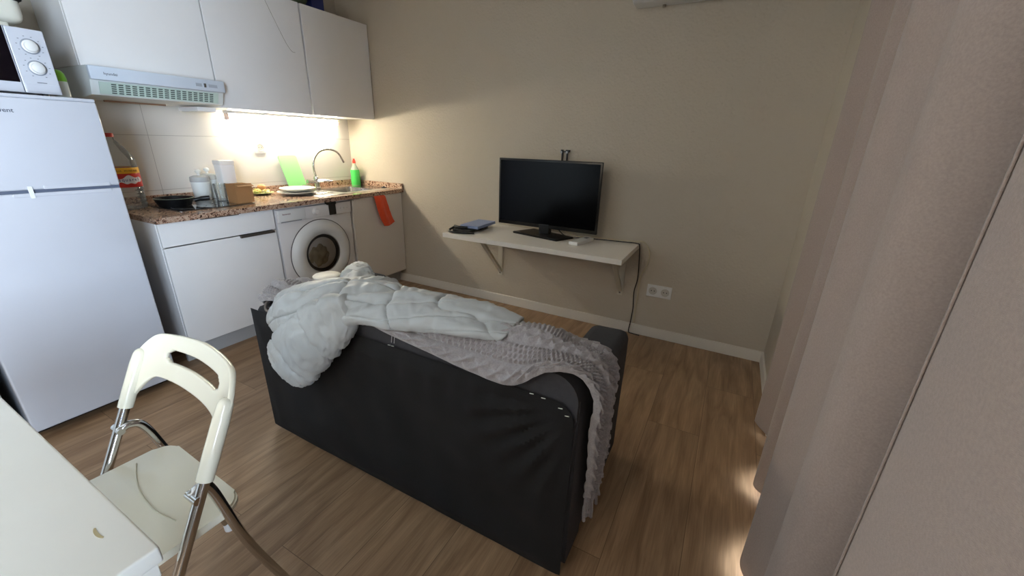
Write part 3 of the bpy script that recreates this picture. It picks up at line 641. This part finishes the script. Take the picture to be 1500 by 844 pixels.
gc = thing('green_cap_bottle', (.50, -1.962, 1.405), 'white bottle with a lime green dome cap between microwave and fridge edge', 'bottle')
obj('bottle', lathe(B(), (.50, -1.966, 1.4055), [(.023, 0), (.025, .003), (.026, .07), (.025, .074)], 28), mat('bottle_white', (222, 228, 222), .3), gc, smooth=True)
obj('cap', lathe(B(), (.50, -1.966, 1.479), [(.026, 0), (.0265, .012), (.024, .030), (.017, .042), (.006, .047), (.001, .0475)], 28, cap=False), mat('lime_cap', (130, 196, 62), .4), gc, smooth=True)
ts_ = thing('small_appliance', (.42, -2.16, mz1), 'cream rounded appliance with a black line on top of the microwave, cut by the frame', 'appliance')
obj('casing', bx((.28, -2.26, mz1+.034), (.455, -1.990, mz1+.19), .035, 6), mat('cream_plastic', (222, 220, 206), .4), ts_, smooth=True)
obj('black_band', bx((.276, -2.264, mz1+.118), (.4595, -1.986, mz1+.128), .004, 3), BLACK, ts_, smooth=True)
obj('base', bx((.31, -2.23, mz1+.0005), (.43, -2.04, mz1+.038), .006, 2), MATS['cream_plastic'], ts_)

# ------------------------------------------------------------------ WALL SHELF, TV AND FRIENDS
SZ = .663
sh = thing('wall_shelf', (2.07, -.25, SZ-.03), 'long white wall shelf on angled brackets, holding the television', 'shelf')
obj('board', bx((1.432, -.505, SZ-.032), (2.706, -.002, SZ), .002), mat('shelf_white', (238, 232, 222), .4), sh)
def bracket(x, zb):
    br = obj('bracket', bx((x-.02, -.008, zb), (x+.02, -.0005, SZ-.033), .001), mat('bracket_white', (206, 200, 184), .45), sh)
    obj('top_arm', bx((x-.018, -.36, SZ-.0385), (x+.018, -.008, SZ-.0325), .001), MATS['bracket_white'], br)
    s = B(); prism(s, [(-.34, SZ-.039), (-.315, SZ-.039), (-.008, zb+.055), (-.008, zb+.025)], 'x', x-.014, x+.014); obj('strut', s, MATS['bracket_white'], br)
    for z in (zb+.02, zb+.30): obj('screw', lathe(B(), (x, -.0085, z), [(.006, -.002), (.005, 0), (.001, .0005)], 12, 'y', cap=False), HANDLE, br)
bracket(1.625, .245); bracket(2.610, .270)

tvr = thing('television', (2.07, -.17, SZ), 'black flat-screen television on a pedestal, standing on the white shelf', 'television')
tx0, tx1, tz0, tz1, ty = 1.700, 2.448, .715, 1.174, -.17
obj('back_shell', bx((tx0+.03, ty+.008, tz0+.03), (tx1-.03, ty+.05, tz1-.06), .015, 3), BLACK, tvr, smooth=True)
obj('bezel', bx((tx0, ty-.008, tz0), (tx1, ty+.010, tz1), .004, 3), mat('piano_black', (8, 8, 9), .3), tvr, smooth=True)
obj('screen', bx((tx0+.014, ty-.0095, tz0+.026), (tx1-.014, ty-.0078, tz1-.014)), mat('screen_glass', (4, 4, 6), .16, ior=1.25), tvr)
text('logo', 'SAMSUNG', .015, (2.068, ty-.0085, tz0+.006), ROT_Y, mat('logo_silver', (190, 190, 190), .3, .6), tvr)
obj('neck', bx((2.03, ty-.012, SZ+.012), (2.11, ty+.035, tz0+.03), .006, 2), MATS['piano_black'], tvr)
st = prism(B(), [(1.845, -.225), (2.215, -.300), (2.285, -.155), (1.93, -.045)], 'z', SZ+.0006, SZ+.014)
bmesh.ops.bevel(st, geom=list(st.edges), offset=.004, segments=2, affect='EDGES')
obj('stand_base', st, MATS['piano_black'], tvr)
mb = thing('wall_mount', (2.12, -.01, 1.2), 'black metal wall mount bracket on the wall above the television', 'wall mount')
fm = B(); box(fm, (2.100, -.012, 1.10), (2.109, -.001, 1.238)); box(fm, (2.135, -.012, 1.10), (2.144, -.001, 1.238)); box(fm, (2.100, -.012, 1.222), (2.144, -.001, 1.230)); box(fm, (2.096, -.02, 1.222), (2.108, -.001, 1.238)); box(fm, (2.132, -.02, 1.224), (2.158, -.001, 1.238))
obj('plate', fm, BLACK, mb)
for x in (2.10, 2.14): obj('screw', lathe(B(), (x, -.021, 1.222), [(.008, 0), (.008, .008)], 12, 'y'), STEEL, mb)

# wallet/book on shelf
bk = thing('notebook', (1.57, -.23, SZ), 'pale blue notebook lying on the left end of the white shelf', 'notebook')
def slab_rot(c, sx, sy, z0, z1, ang, r_=.003):
    b_ = bx((-sx/2, -sy/2, z0), (sx/2, sy/2, z1), r_, 2)
    bmesh.ops.rotate(b_, verts=b_.verts, cent=(0, 0, 0), matrix=Matrix.Rotation(R(ang), 3, 'Z')); bmesh.ops.translate(b_, verts=b_.verts, vec=(c[0], c[1], 0)); return b_
obj('cover', slab_rot((1.565, -.245), .150, .26, SZ+.024, SZ+.045, 2), mat('blue_cover', (134, 150, 186), .5), bk)
obj('pages', slab_rot((1.567, -.247), .143, .25, SZ+.027, SZ+.042, 2), mat('paper_blue', (120, 132, 160), .8), bk)
gs = thing('sunglasses_case', (1.56, -.36, SZ), 'black case with a strap under the blue notebook on the white shelf', 'case')
obj('case_body', slab_rot((1.535, -.30), .15, .26, SZ+.0008, SZ+.022, 2, .006), mat('black_leather', (18, 18, 20), .5, bump=.4, bscale=120), gs)
obj('strap', tube(B(), crv([(1.462, -.40, SZ+.03), (1.455, -.46, SZ+.012), (1.51, -.478, SZ+.009), (1.59, -.455, SZ+.008), (1.65, -.43, SZ+.010)], 8), .0075, 10), MATS['black_leather'], gs, smooth=True)
obj('clasp', tube(B(), crv([(1.465, -.40, SZ+.034), (1.52, -.425, SZ+.036), (1.575, -.40, SZ+.034)], 6), .010, 10), MATS['black_leather'], gs, smooth=True)
rc = thing('white_adapter', (2.37, -.20, SZ), 'small white box-shaped remote lying in front of the television stand', 'remote')
obj('casing', slab_rot((2.365, -.225), .068, .21, SZ+.0008, SZ+.022, -12, .003), WHITE_PL, rc)
obj('display', slab_rot((2.379, -.165), .025, .035, SZ+.0215, SZ+.0232, -12, .0005), mat('lcd_grey', (96, 98, 92), .3), rc)

# cables
cb_ = crv([(2.11, -.10, .74), (2.22, -.13, SZ+.006), (2.36, -.10, SZ+.005), (2.50, -.075, SZ+.005), (2.60, -.062, SZ+.005), (2.69, -.06, SZ+.006), (2.712, -.058, SZ-.01), (2.722, -.05, .54), (2.725, -.035, .42), (2.712, -.03, .32), (2.72, -.028, .2), (2.715, -.024, .09), (2.71, -.022, .012), (2.74, -.03, .006), (2.79, -.035, .006)], 8)
tag(obj('power_cable', tube(B(), cb_, .0036, 8), BLACK, None, smooth=True), 'black television cable running along the shelf and down the wall', 'cable')
cw = crv([(2.10, -.09, .75), (2.25, -.075, SZ+.008), (2.42, -.05, SZ+.008), (2.56, -.035, SZ+.006), (2.67, -.03, SZ+.012), (2.735, -.02, SZ+.01), (2.775, -.012, .60), (2.765, -.010, .5), (2.74, -.008, .44), (2.735, -.008, .30), (2.735, -.017, .09)], 8)
tag(obj('aerial_cable', tube(B(), cw, .0032, 8), mat('cream_cable', (206, 196, 164), .5), None, smooth=True), 'cream aerial cable along the back of the shelf and loosely down the wall', 'cable')

# double socket on wall
ds = thing('double_wall_socket', (2.872, -.001, .345), 'white double wall socket low on the wall right of the shelf', 'socket')
obj('plate', bx((2.792, -.010, .303), (2.952, -.0005, .388), .003, 3), WHITE_PL, ds, smooth=True)
for x in (2.832, 2.912):
    w_ = obj('socket_well', lathe(B(), (x, -.0105, .346), [(.027, -.002), (.025, -.003), (.022, .0), (.001, .0)], 32, 'y', cap=False), mat('well_dark', (196, 192, 184), .4), ds, smooth=True)
    lathe_ = B()
    for s in (-1, 1): obj('contact_hole', lathe(B(), (x+s*.0095, -.0106, .346), [(.0035, 0), (.0035, -.0008)], 12, 'y'), BLACK, w_)

# air conditioner
ac = thing('air_conditioner', (2.95, -.1, 2.02), 'white air conditioner unit high on the far wall, cut by the top of the frame', 'air conditioner')
obj('casing', prism(B(), [(-.001, 2.022), (-.10, 2.024), (-.17, 2.045), (-.205, 2.09), (-.21, 2.28), (-.19, 2.30), (-.001, 2.30)], 'x', 2.505, 3.30), WHITE_PL, ac)
obj('air_flap', prism(B(), [(-.105, 2.020), (-.168, 2.040), (-.170, 2.044), (-.105, 2.024)], 'x', 2.56, 3.25), WHITE_PL, ac)
obj('drain_nub', lathe(B(), (2.66, -.02, 2.010), [(.010, 0), (.010, .012)], 12), mat('nub_grey', (150, 140, 124), .6), ac)

# ------------------------------------------------------------------ SOFA
sf = thing('sofa', (2.2, -1.57, 0), 'low charcoal fabric sofa seen from behind, with a black felt back panel', 'sofa')
sx0, sx1, sy0, sy1 = 1.495, 2.935, -1.885, -1.255
def cushion(lo, hi, r_, seg=5, amp=.004, sc=7, cuts=0):
    b_ = bx(lo, hi, r_, seg)
    if cuts: bmesh.ops.subdivide_edges(b_, edges=[e for e in b_.edges if e.calc_length() > .12], cuts=cuts, use_grid_fill=True)
    for v in b_.verts: v.co += Vector((nz(v.co, sc), nz(v.co, sc, 2), nz(v.co, sc, 4)))*amp
    return b_
obj('armrest', cushion((sx0, sy0+.02, .03), (sx0+.165, sy1, .600), .035, 5, .003, 6, 6), SOFA, sf, smooth=True)
obj('armrest', cushion((sx1-.155, sy0+.02, .03), (sx1, sy1, .600), .035, 5, .003, 6, 6), SOFA, sf, smooth=True)
bpoly = [(sx1-.075+.075*math.cos(R(9*k)), .64+.075*math.sin(R(9*k))) for k in range(11)] + [(1.80, .715), (1.75, .71), (1.71, .69), (1.68, .65), (1.65, .615), (1.61, .603), (sx0+.02, .600), (sx0, .58), (sx0, .03), (sx1, .03)]
bk_ = prism(B(), bpoly, 'y', sy0, sy0+.17)
bmesh.ops.bevel(bk_, geom=[e for e in bk_.edges if abs(e.verts[0].co.y-e.verts[1].co.y) < 1e-6], offset=.02, segments=4, affect='EDGES')
obj('backrest', bk_, SOFA, sf, smooth=True)
obj('seat_base', cushion((sx0+.14, sy0+.10, .03), (sx1-.13, sy1+.01, .20), .02, 3, .002), SOFA, sf, smooth=True)
xm = (sx0+sx1)/2
obj('seat_cushion', cushion((sx0+.168, sy0+.15, .202), (xm-.003, sy1+.005, .315), .03, 5, .004, 5, 5), SOFA, sf, smooth=True)
obj('seat_cushion', cushion((xm+.003, sy0+.15, .202), (sx1-.158, sy1+.005, .315), .03, 5, .004, 5, 5), SOFA, sf, smooth=True)
# felt backing: wrinkled sheet stapled to the frame
rows = []; NX, NZ_ = 110, 50
for j in range(NZ_+1):
    z = .012+(.640-.012)*j/NZ_; row = []
    for i in range(NX+1):
        s = i/NX; x = sx0+.004+(sx1-sx0-.008)*s
        tl = min(1, max(0, (x-1.62)/.12)); tl = tl*tl*(3-2*tl); zz = .012+(z-.012)*(1-(1-tl)*.040/.628); xx = x
        e = (x-(sx1-.07))/.066
        if e > 0: zz = zz-(.05*(1-math.sqrt(max(0, 1-min(1, e)**2))))*(j/NZ_)**4
        # pull wrinkles near right top corner, soft billows elsewhere
        d = math.hypot(sx1-x, .64-zz); w = .014*nz((x*3, zz*4, 0), 1)+.008*nz((x*9, zz*9, 1), 1)
        w += .009*math.exp(-((d-.22)/.13)**2)*math.sin(math.atan2(.64-zz, sx1-x+.02)*26)*(1 if x > 2.6 else 0)
        w += .004*math.sin(x*70+5*nz((x*3, zz*3, 4), 1))*math.exp(-((.64-zz)/.10)**2)
        edge = min(1, min(s, 1-s)*18, (j/NZ_)*10+.2, (1-j/NZ_)*12)
        row.append(Vector((xx, sy0-.010-(.014+max(-.013, w))*edge, zz)))
    rows.append(row)
obj('back_panel', grid_mesh(rows), FELT, sf, smooth=True)['label'] = 'black felt sheet stapled over the back'
stp = mat('staple_steel', (200, 196, 180), .3, .9)
for k, (x, z) in enumerate(((2.80, .638), (2.835, .636), (2.885, .622), (2.905, .605), (2.28, .643), (2.295, .643))):
    obj('staple', tube(B(), [(x, sy0-.012, z), (x+.012, sy0-.013, z+.002)], .0014, 6), stp, sf)
for k in range(2): obj('seam_thread', tube(B(), [(2.285+.012*k, sy0-.001, .648), (2.292+.012*k, sy0-.001, .685)], .0012, 6), mat('thread_white', (190, 190, 190), .7), sf)
for x in (sx0+.06, sx1-.06):
    for y in (sy0+.06, sy1-.06): obj('foot', lathe(B(), (x, y, 0), [(.02, 0), (.022, .035)], 16), BLACK, sf)

# ------------------------------------------------------------------ KNITTED THROW
th = thing('knitted_throw', (2.2, -1.86, .6), 'grey cable-knit throw with fringe trailing along the sofa back and over its right side', 'throw')
# stations: (lower/rear edge), (middle), (front edge), (tucked front drop)
T = [
 [(1.474, -1.84, .22), (1.470, -1.80, .23), (1.468, -1.75, .22), (1.468, -1.68, .23)],
 [(1.478, -1.82, .40), (1.474, -1.79, .41), (1.470, -1.73, .40), (1.470, -1.66, .41)],
 [(1.480, -1.81, .56), (1.476, -1.78, .575), (1.472, -1.72, .57), (1.474, -1.64, .565)],
 [(1.545, -1.865, .628), (1.52, -1.82, .668), (1.515, -1.74, .672), (1.52, -1.63, .640)],
 [(1.68, -1.88, .665), (1.68, -1.85, .685), (1.69, -1.76, .68), (1.70, -1.67, .665)],
 [(1.92, -1.905, .705), (1.92, -1.86, .742), (1.93, -1.76, .745), (1.93, -1.69, .70)],
 [(2.14, -1.905, .715), (2.15, -1.862, .742), (2.17, -1.77, .748), (2.19, -1.69, .70)],
 [(2.29, -1.908, .692), (2.31, -1.875, .736), (2.34, -1.78, .752), (2.36, -1.69, .70)],
 [(2.465, -1.910, .672), (2.49, -1.878, .732), (2.52, -1.80, .756), (2.54, -1.70, .71)],
 [(2.61, -1.912, .655), (2.645, -1.875, .738), (2.675, -1.79, .772), (2.70, -1.70, .71)],
 [(2.75, -1.915, .655), (2.77, -1.885, .750), (2.80, -1.79, .784), (2.80, -1.69, .71)],
 [(2.85, -1.915, .728), (2.862, -1.872, .760), (2.87, -1.80, .762), (2.87, -1.70, .72)],
 [(2.928, -1.885, .725), (2.942, -1.845, .738), (2.950, -1.78, .735), (2.950, -1.71, .715)],
 [(2.968, -1.860, .655), (2.980, -1.82, .655), (2.980, -1.75, .650), (2.970, -1.66, .64)],
 [(2.957, -1.825, .52), (2.978, -1.78, .52), (2.975, -1.72, .52), (2.960, -1.64, .52)],
 [(2.957, -1.800, .37), (2.970, -1.75, .37), (2.968, -1.68, .37), (2.955, -1.60, .37)],
 [(2.956, -1.785, .24), (2.966, -1.73, .24), (2.964, -1.65, .25), (2.952, -1.57, .26)],
]
T = [[Vector(p)+Vector((0, -.004 if q == 0 else 0, .003 if 4 < k < 13 else 0)) for q, p in enumerate(r_)] for k, r_ in enumerate(T)]
G = grid_eval(T, 44, 30)     # rows along length, cols across
def knit(a, b, p):
    L_ = a*2.6; w_ = b                      # metres along, 0..1 across
    d = .004*nz((L_*6, b*4, 0), 1)
    # columns: cable, moss, cable ...
    c = w_*5.0; k = int(c); f = c-k
    if k % 2 == 0:                          # twisted cable
        ph = L_*2*math.pi/.13 + k
        s1 = .5+.26*math.sin(ph); s2 = .5-.26*math.sin(ph)
        z1 = math.exp(-((f-s1)/.17)**2)*(1 if math.cos(ph) > 0 else .72); z2 = math.exp(-((f-s2)/.17)**2)*(1 if math.cos(ph) < 0 else .72)
        d += .015*max(z1, z2)
    else:                                   # ladder of stitches
        d += .006*math.sin(L_*2*math.pi/.022)*math.sin(f*math.pi*4)+.002
    g = min(f, 1-f); d -= .006*math.exp(-(g/.08)**2)
    return -d-.004
gm_ = grid_mesh(G, knit)
obj('knitted_cloth', gm_, KNIT, th, smooth=True, solid=.006, off=-1)
# fringe tassels
def fringe(row, n, zdrop, seed):
    for k in range(n):
        t = (k+.5)/n; i = t*(len(row)-1); a = row[int(i)].lerp(row[min(int(i)+1, len(row)-1)], i-int(i))
        q = [a+Vector((0, 0, .01)), a+Vector((.003*math.sin(k*2+seed), .008*math.sin(k*3.1+seed), -zdrop*.5)), a+Vector((.004*math.sin(k*1.7), .02*math.sin(k*2.3+seed)+.012, -zdrop*(.85+.25*math.sin(k*5))))]
        obj('tassel', tube(B(), crv(q, 6), [.0035]*4+[.0055]*9, 7), KNIT, th, smooth=True)
fringe(G[-1], 15, .13, 0); fringe(G[0], 9, .09, 2)
obj('care_label', bx((2.969, -1.648, .330), (2.973, -1.625, .375), .001), mat('tag_cream', (206, 200, 178), .8), th)['label'] = 'small cream care label'

# ------------------------------------------------------------------ PUFFER COAT
ct = thing('puffer_coat', (1.95, -1.75, .6), 'pale grey quilted hooded puffer coat thrown over the left half of the sofa back', 'coat')
def crease(p, d, s1, s2, seed=0):
    """soft ridged folds running along direction d"""
    d = Vector(d).normalized(); p = Vector(p); a = p.dot(d); q = p-d*a
    v = q*s2 + d*(a*s1) + Vector((seed*3.7, seed*1.3, seed*.7)); w = Vector((noise.noise(v*.6), noise.noise(v*.6+Vector((9, 1, 2))), 0))*.7
    n = noise.noise(v+w); return 1-math.sqrt(n*n+.004)*2.0
def seam(t, k=.09):
    f = abs(t-round(t)); return math.exp(-(f/k)**2)
C_ = [ # columns left->right ; each: [rear lower edge, near top edge, ridge, far top edge, front drop]
 [(1.690, -1.912, .53), (1.675, -1.930, .60), (1.665, -1.885, .650), (1.645, -1.76, .650), (1.62, -1.64, .635), (1.61, -1.54, .615)],
 [(1.76, -1.918, .52), (1.745, -1.940, .61), (1.715, -1.905, .675), (1.70, -1.80, .690), (1.69, -1.66, .655), (1.70, -1.50, .615)],
 [(1.84, -1.920, .52), (1.84, -1.950, .62), (1.845, -1.925, .712), (1.84, -1.82, .742), (1.83, -1.69, .690), (1.80, -1.50, .60)],
 [(2.00, -1.915, .60), (2.00, -1.940, .675), (2.01, -1.915, .745), (2.00, -1.81, .785), (1.99, -1.68, .720), (1.93, -1.50, .56)],
 [(2.14, -1.912, .695), (2.15, -1.920, .722), (2.16, -1.885, .762), (2.15, -1.79, .785), (2.12, -1.66, .715), (2.05, -1.48, .52)],
 [(2.29, -1.910, .715), (2.31, -1.910, .742), (2.32, -1.870, .772), (2.32, -1.78, .785), (2.28, -1.64, .700), (2.22, -1.46, .48)],
 [(2.41, -1.900, .730), (2.42, -1.895, .755), (2.43, -1.850, .778), (2.43, -1.75, .780), (2.40, -1.60, .680), (2.35, -1.46, .44)],
 [(2.54, -1.890, .748), (2.55, -1.885, .768), (2.555, -1.835, .786), (2.56, -1.74, .780), (2.52, -1.58, .640), (2.46, -1.47, .42)],
 [(2.690, -1.870, .758), (2.705, -1.860, .772), (2.705, -1.81, .780), (2.69, -1.73, .765), (2.60, -1.60, .60), (2.55, -1.50, .40)],
]
C_ = [[Vector(p) for p in r_] for r_ in C_]
G = grid_eval(C_, 30, 24)
def body_d(a, b, p):
    e = min(1, min(a, 1-a, b, 1-b)*12+.1)
    t = b*5.0-a*2.2+.5*nz(p, 3.5, 3)+.2
    d = .012-.020*seam(t, .05) - .012*seam(a*4.3+b*1.1+.6*nz(p, 4, 8), .035)
    d += .015*(crease(p, (.8, .35, .3), 3, 13, 1)-.6)+.005*(crease(p, (.5, -.6, .5), 9, 30, 4)-.6)
    return -d*e
obj('body', grid_mesh(G, body_d), COAT, ct, smooth=True, solid=.012, off=0, sharp=False)
def sleeve(stations, seed, nq, amp, wamp, name, ns=72, nper=12):
    """stations: centre, half-width vector, half-thickness vector"""
    cs = crv([s[0] for s in stations], nper); ws = crv([s[1] for s in stations], nper); hs = crv([s[2] for s in stations], nper); rows = []
    n = len(cs)
    for i in range(n):
        t = i/(n-1); row = []
        for k in range(ns):
            a = 2*math.pi*k/ns; ca, sa = math.cos(a), math.sin(a)
            ca2 = math.copysign(abs(ca)**.8, ca); sa2 = math.copysign(abs(sa)**.8, sa)
            p = cs[i]+ws[i]*ca2+hs[i]*sa2
            e = min(1, min(t, 1-t)*10+.1); out = (ws[i]*ca+hs[i]*sa).normalized(); ax = (cs[min(i+1, n-1)]-cs[max(i-1, 0)]).normalized()
            p = p+out*e*(amp*(1-2.6*seam(t*nq+.25*nz(p, 6, seed), .05))+wamp*(crease(p, ax, 5, 16, seed)-.6)+wamp*.35*(crease(p, ax.cross(out), 10, 26, seed+3)-.6))
            row.append(p)
        rows.append(row)
    bm = B(); V = [[bm.verts.new(p) for p in r_] for r_ in rows]
    for i in range(n-1):
        for k in range(ns): bm.faces.new((V[i][k], V[i][(k+1) % ns], V[i+1][(k+1) % ns], V[i+1][k]))
    bm.faces.new(V[0][::-1]); bm.faces.new(V[-1])
    return obj(name, bm, COAT, ct, smooth=True, sharp=False)
V3 = Vector
sleeve([(V3((2.13, -1.905, .745)), V3((-.03, 0, .045)), V3((.0, -.030, 0))),
        (V3((2.055, -1.945, .680)), V3((-.060, 0, .070)), V3((0, -.032, 0))),
        (V3((1.95, -1.955, .590)), V3((-.072, 0, .078)), V3((0, -.036, 0))),
        (V3((1.85, -1.955, .500)), V3((-.082, 0, .078)), V3((0, -.038, 0))),
        (V3((1.765, -1.948, .430)), V3((-.072, 0, .062)), V3((0, -.030, 0))),
        (V3((1.735, -1.940, .400)), V3((-.045, 0, .038)), V3((0, -.014, 0)))], 3, 3, .007, .013, 'sleeve')
obj('drawcord_end', tube(B(), [(2.015, -1.955, .555), (2.012, -1.958, .51), (2.012, -1.956, .49)], [.002, .002, .004], 8), mat('cord_white', (232, 232, 230), .5), ct)
# hood: gathered bulge at the front of the left armrest
sleeve([(V3((1.80, -1.60, .665)), V3((-.08, -.04, 0)), V3((0, .01, .03))), (V3((1.75, -1.55, .662)), V3((-.085, -.03, 0)), V3((0, .02, .042))), (V3((1.70, -1.50, .660)), V3((-.085, -.01, 0)), V3((0, .02, .052))), (V3((1.665, -1.45, .655)), V3((-.075, .01, 0)), V3((0, .02, .050))), (V3((1.64, -1.40, .64)), V3((-.055, .01, 0)), V3((0, .01, .034))), (V3((1.63, -1.375, .635)), V3((-.03, 0, 0)), V3((0, 0, .015)))], 8, 4, .005, .014, 'hood', 72, 12)
# folded sleeve across the shoulder
sleeve([(V3((1.66, -1.80, .655)), V3((0, -.05, .0)), V3((0, 0, .02))), (V3((1.76, -1.74, .672)), V3((.03, -.070, .0)), V3((0, 0, .026))), (V3((1.88, -1.69, .700)), V3((.03, -.075, .0)), V3((0, 0, .030))), (V3((2.02, -1.67, .72)), V3((.0, -.07, .0)), V3((0, 0, .034))), (V3((2.12, -1.66, .715)), V3((.0, -.04, .0)), V3((0, 0, .015)))], 12, 5, .006, .013, 'sleeve', 72, 14)
# strap loop hanging on the left arm corner
lp = crv([(1.615, -1.80, .665), (1.585, -1.835, .650), (1.580, -1.868, .632), (1.61, -1.895, .620), (1.655, -1.905, .622), (1.69, -1.895, .640)], 8)
bag = thing('bag_strap', (1.6, -1.85, .62), 'grey-brown looped strap lying on the left sofa armrest', 'strap')
obj('loop', tube(B(), lp, .0055, 10), mat('taupe_webbing', (120, 112, 106), .8), bag, smooth=True)
# white round side table behind the coat
rt = thing('round_side_table', (1.36, -1.415, 0), 'small round white table top shining beyond the coat, before the washing machine', 'side table')
obj('top', lathe(B(), (1.36, -1.415, .575), [(.066, 0), (.07, .004), (.07, .010), (.066, .013)], 40), mat('bright_white', (245, 243, 236), .4), rt, smooth=True)
obj('pedestal', lathe(B(), (1.36, -1.415, .012), [(.013, 0), (.012, .562)], 20), WHITE_PL, rt, smooth=True)
obj('base', lathe(B(), (1.36, -1.415, .001), [(.08, 0), (.08, .008), (.02, .016)], 36), WHITE_PL, rt, smooth=True)

# ------------------------------------------------------------------ DINING TABLE
dt = thing('dining_table', (2.05, -3.2, 0), 'cream-white dining table corner in the lower left foreground', 'table')
obj('tabletop', bx((1.50, -4.1, .722), (2.585, -2.622, .750), .004, 3), TABLEW, dt, smooth=True)
obj('lower_leaf', bx((1.52, -4.08, .694), (2.578, -2.628, .7195), .003, 2), TABLEW, dt, smooth=True)
chp = B(); A1 = [(2.489+.016*math.sin(R(a)), -2.652-.006*math.cos(R(a))) for a in range(-70, 71, 10)]; A2 = [(2.489+.014*math.sin(R(a)), -2.652-.002*math.cos(R(a))) for a in range(70, -71, -10)]
prism(chp, A1+A2, 'z', .7500, .7506); obj('stain', chp, mat('glue_tan', (176, 162, 122), .5), dt)['label'] = 'tan crescent-shaped mark on the top'
for x in (1.56, 2.53):
    for y in (-4.04, -2.70): obj('leg', bx((x-.022, y-.022, 0), (x+.022, y+.022, .694), .003), WHITE_PL, dt)

# ------------------------------------------------------------------ FOLDING CHAIR
fc = thing('folding_chair', (2.06, -2.5, 0), 'ivory plastic folding chair with chrome legs, tucked under the dining table', 'chair')
def lerp3(a, b, t): return Vector(a).lerp(Vector(b), t)
PL0, PL1 = (1.850, -2.712, .012), (1.862, -2.385, .700)     # left post foot, top
PR0, PR1 = (2.306, -2.745, .012), (2.310, -2.405, .715)     # right post
obj('post', tube(B(), [PL0, PL1], .0115, 16), CHROME, fc, smooth=True)
obj('post', tube(B(), [PR0, PR1], .0115, 16), CHROME, fc, smooth=True)
rl = crv([(1.866, -2.468, .532), (1.870, -2.445, .540), (1.872, -2.420, .520), (1.872, -2.395, .43), (1.872, -2.355, .24), (1.872, -2.30, .012)], 8)
rr_ = crv([(2.292, -2.492, .555), (2.290, -2.472, .562), (2.288, -2.452, .535), (2.287, -2.415, .34), (2.287, -2.355, .13), (2.287, -2.322, .012)], 8)
obj('rear_leg', tube(B(), rl, .0105, 14), CHROME, fc, smooth=True); obj('rear_leg', tube(B(), rr_, .0105, 14), CHROME, fc, smooth=True)
for p in ((1.858, -2.466, .532), (2.299, -2.490, .555)):
    obj('pivot', tube(B(), [V3(p)-V3((.02, 0, 0)), V3(p)+V3((.02, 0, 0))], .009, 14), CHROME, fc, smooth=True)
for p in (PL0, PR0, rl[-1], rr_[-1]): obj('foot_cap', lathe(B(), (p[0], p[1], .0), [(.014, 0), (.015, .03), (.012, .034)], 16), WHITE_PL, fc, smooth=True)
obj('cross_bar', tube(B(), [lerp3(PL0, PL1, .18), lerp3(PR0, PR1, .18)], .008, 12), CHROME, fc, smooth=True)
# seat
po = []
sxa, sxb, sya, syb = 1.884, 2.276, -2.380, -2.76
outline = rrect(sxa, sxb, syb, sya, .045, 8, corners=(1, 1, 1, 1))
outline = [(x+(.0 if x > 2.1 else .012*(1 if y > -2.45 else 0)), y-.012*((x-sxa)/(sxb-sxa))) for x, y in outline]
st = prism(B(), outline, 'z', .430, .450); bmesh.ops.bevel(st, geom=[e for e in st.edges if abs(e.verts[0].co.z-e.verts[1].co.z) < 1e-6], offset=.005, segments=3, affect='EDGES')
obj('seat', st, CHAIRP, fc, smooth=True)
arc = crv([(1.921, -2.470, .4505), (1.982, -2.492, .4505), (2.036, -2.506, .4505), (2.095, -2.513, .4505), (2.147, -2.514, .4505), (2.207, -2.505, .4505)], 8)
obj('seat_groove', tube(B(), arc, .0016, 6), mat('groove_ivory', (196, 190, 166), .4), fc)
# backrest shell, bowed backwards (+y), with a slot; wraps round the two posts
NA, rowsz = 56, 26
def post_at(s, z):
    a, b = (PL0, PL1) if s < 0 else (PR0, PR1); t = (z-a[2])/(b[2]-a[2]); return lerp3(a, b, t)
bmh = B(); Vg = []
for j in range(rowsz+1):
    t = j/rowsz; row = []
    for i in range(NA+1):
        a = -1+2*i/NA; aa = abs(a)
        ztop = .788 - .010*aa - (.050*max(0, (aa-.72)/.28)**2.2) + .008*a
        zlow = .652 - .012*(1-aa) if aa < .80 else .652-.085*((aa-.80)/.20)**1.4
        if aa > .9: zlow = min(zlow, .60)
        zlow = .672 if aa < .6 else .672 - .085*min(1, ((aa-.6)/.34))**2.2
        z = zlow+(ztop-zlow)*t
        pl, pr = post_at(-1, z), post_at(1, z)
        base = pl.lerp(pr, (a*1.0+1)/2)
        bow = .042*(1-aa**2.4)
        row.append(bmh.verts.new(base+Vector((a*.016, bow, 0))))
    Vg.append(row)
for j in range(rowsz):
    for i in range(NA):
        a = -1+2*(i+.5)/NA; t = (j+.5)/rowsz
        w_ = .56
        if abs(a) < w_ and .40 < t < .64:
            e = (abs(a)-(w_-.09))/.09
            if e < 0 or abs(t-.52) < .12*math.sqrt(max(0, 1-e*e)): continue
        bmh.faces.new((Vg[j][i], Vg[j][i+1], Vg[j+1][i+1], Vg[j+1][i]))
bmesh.ops.delete(bmh, geom=[v for v in bmh.verts if not v.link_faces], context='VERTS')
obj('backrest', bmh, CHAIRP, fc, smooth=True, solid=.012, off=0, sub=1)
for s, (a, b) in ((-1, (PL0, PL1)), (1, (PR0, PR1))):
    A2_ = post_at(s, .588); B2_ = post_at(s, .728+.008*s); e_ = (B2_-A2_).normalized()
    obj('post_sleeve', tube(B(), [A2_, A2_.lerp(B2_, .3), A2_.lerp(B2_, .8), B2_, B2_+e_*.008, B2_+e_*.013, B2_+e_*.015], [.0165, .0172, .0172, .0155, .0125, .008, .002], 18), CHAIRP, fc, smooth=True)
for z in (.69,):
    obj('rivet', lathe(B(), post_at(1, z)+Vector((-.03, .01, 0)), [(.004, -.006), (.004, -.008), (.001, -.009)], 10, 'y', cap=False), CHROME, fc)
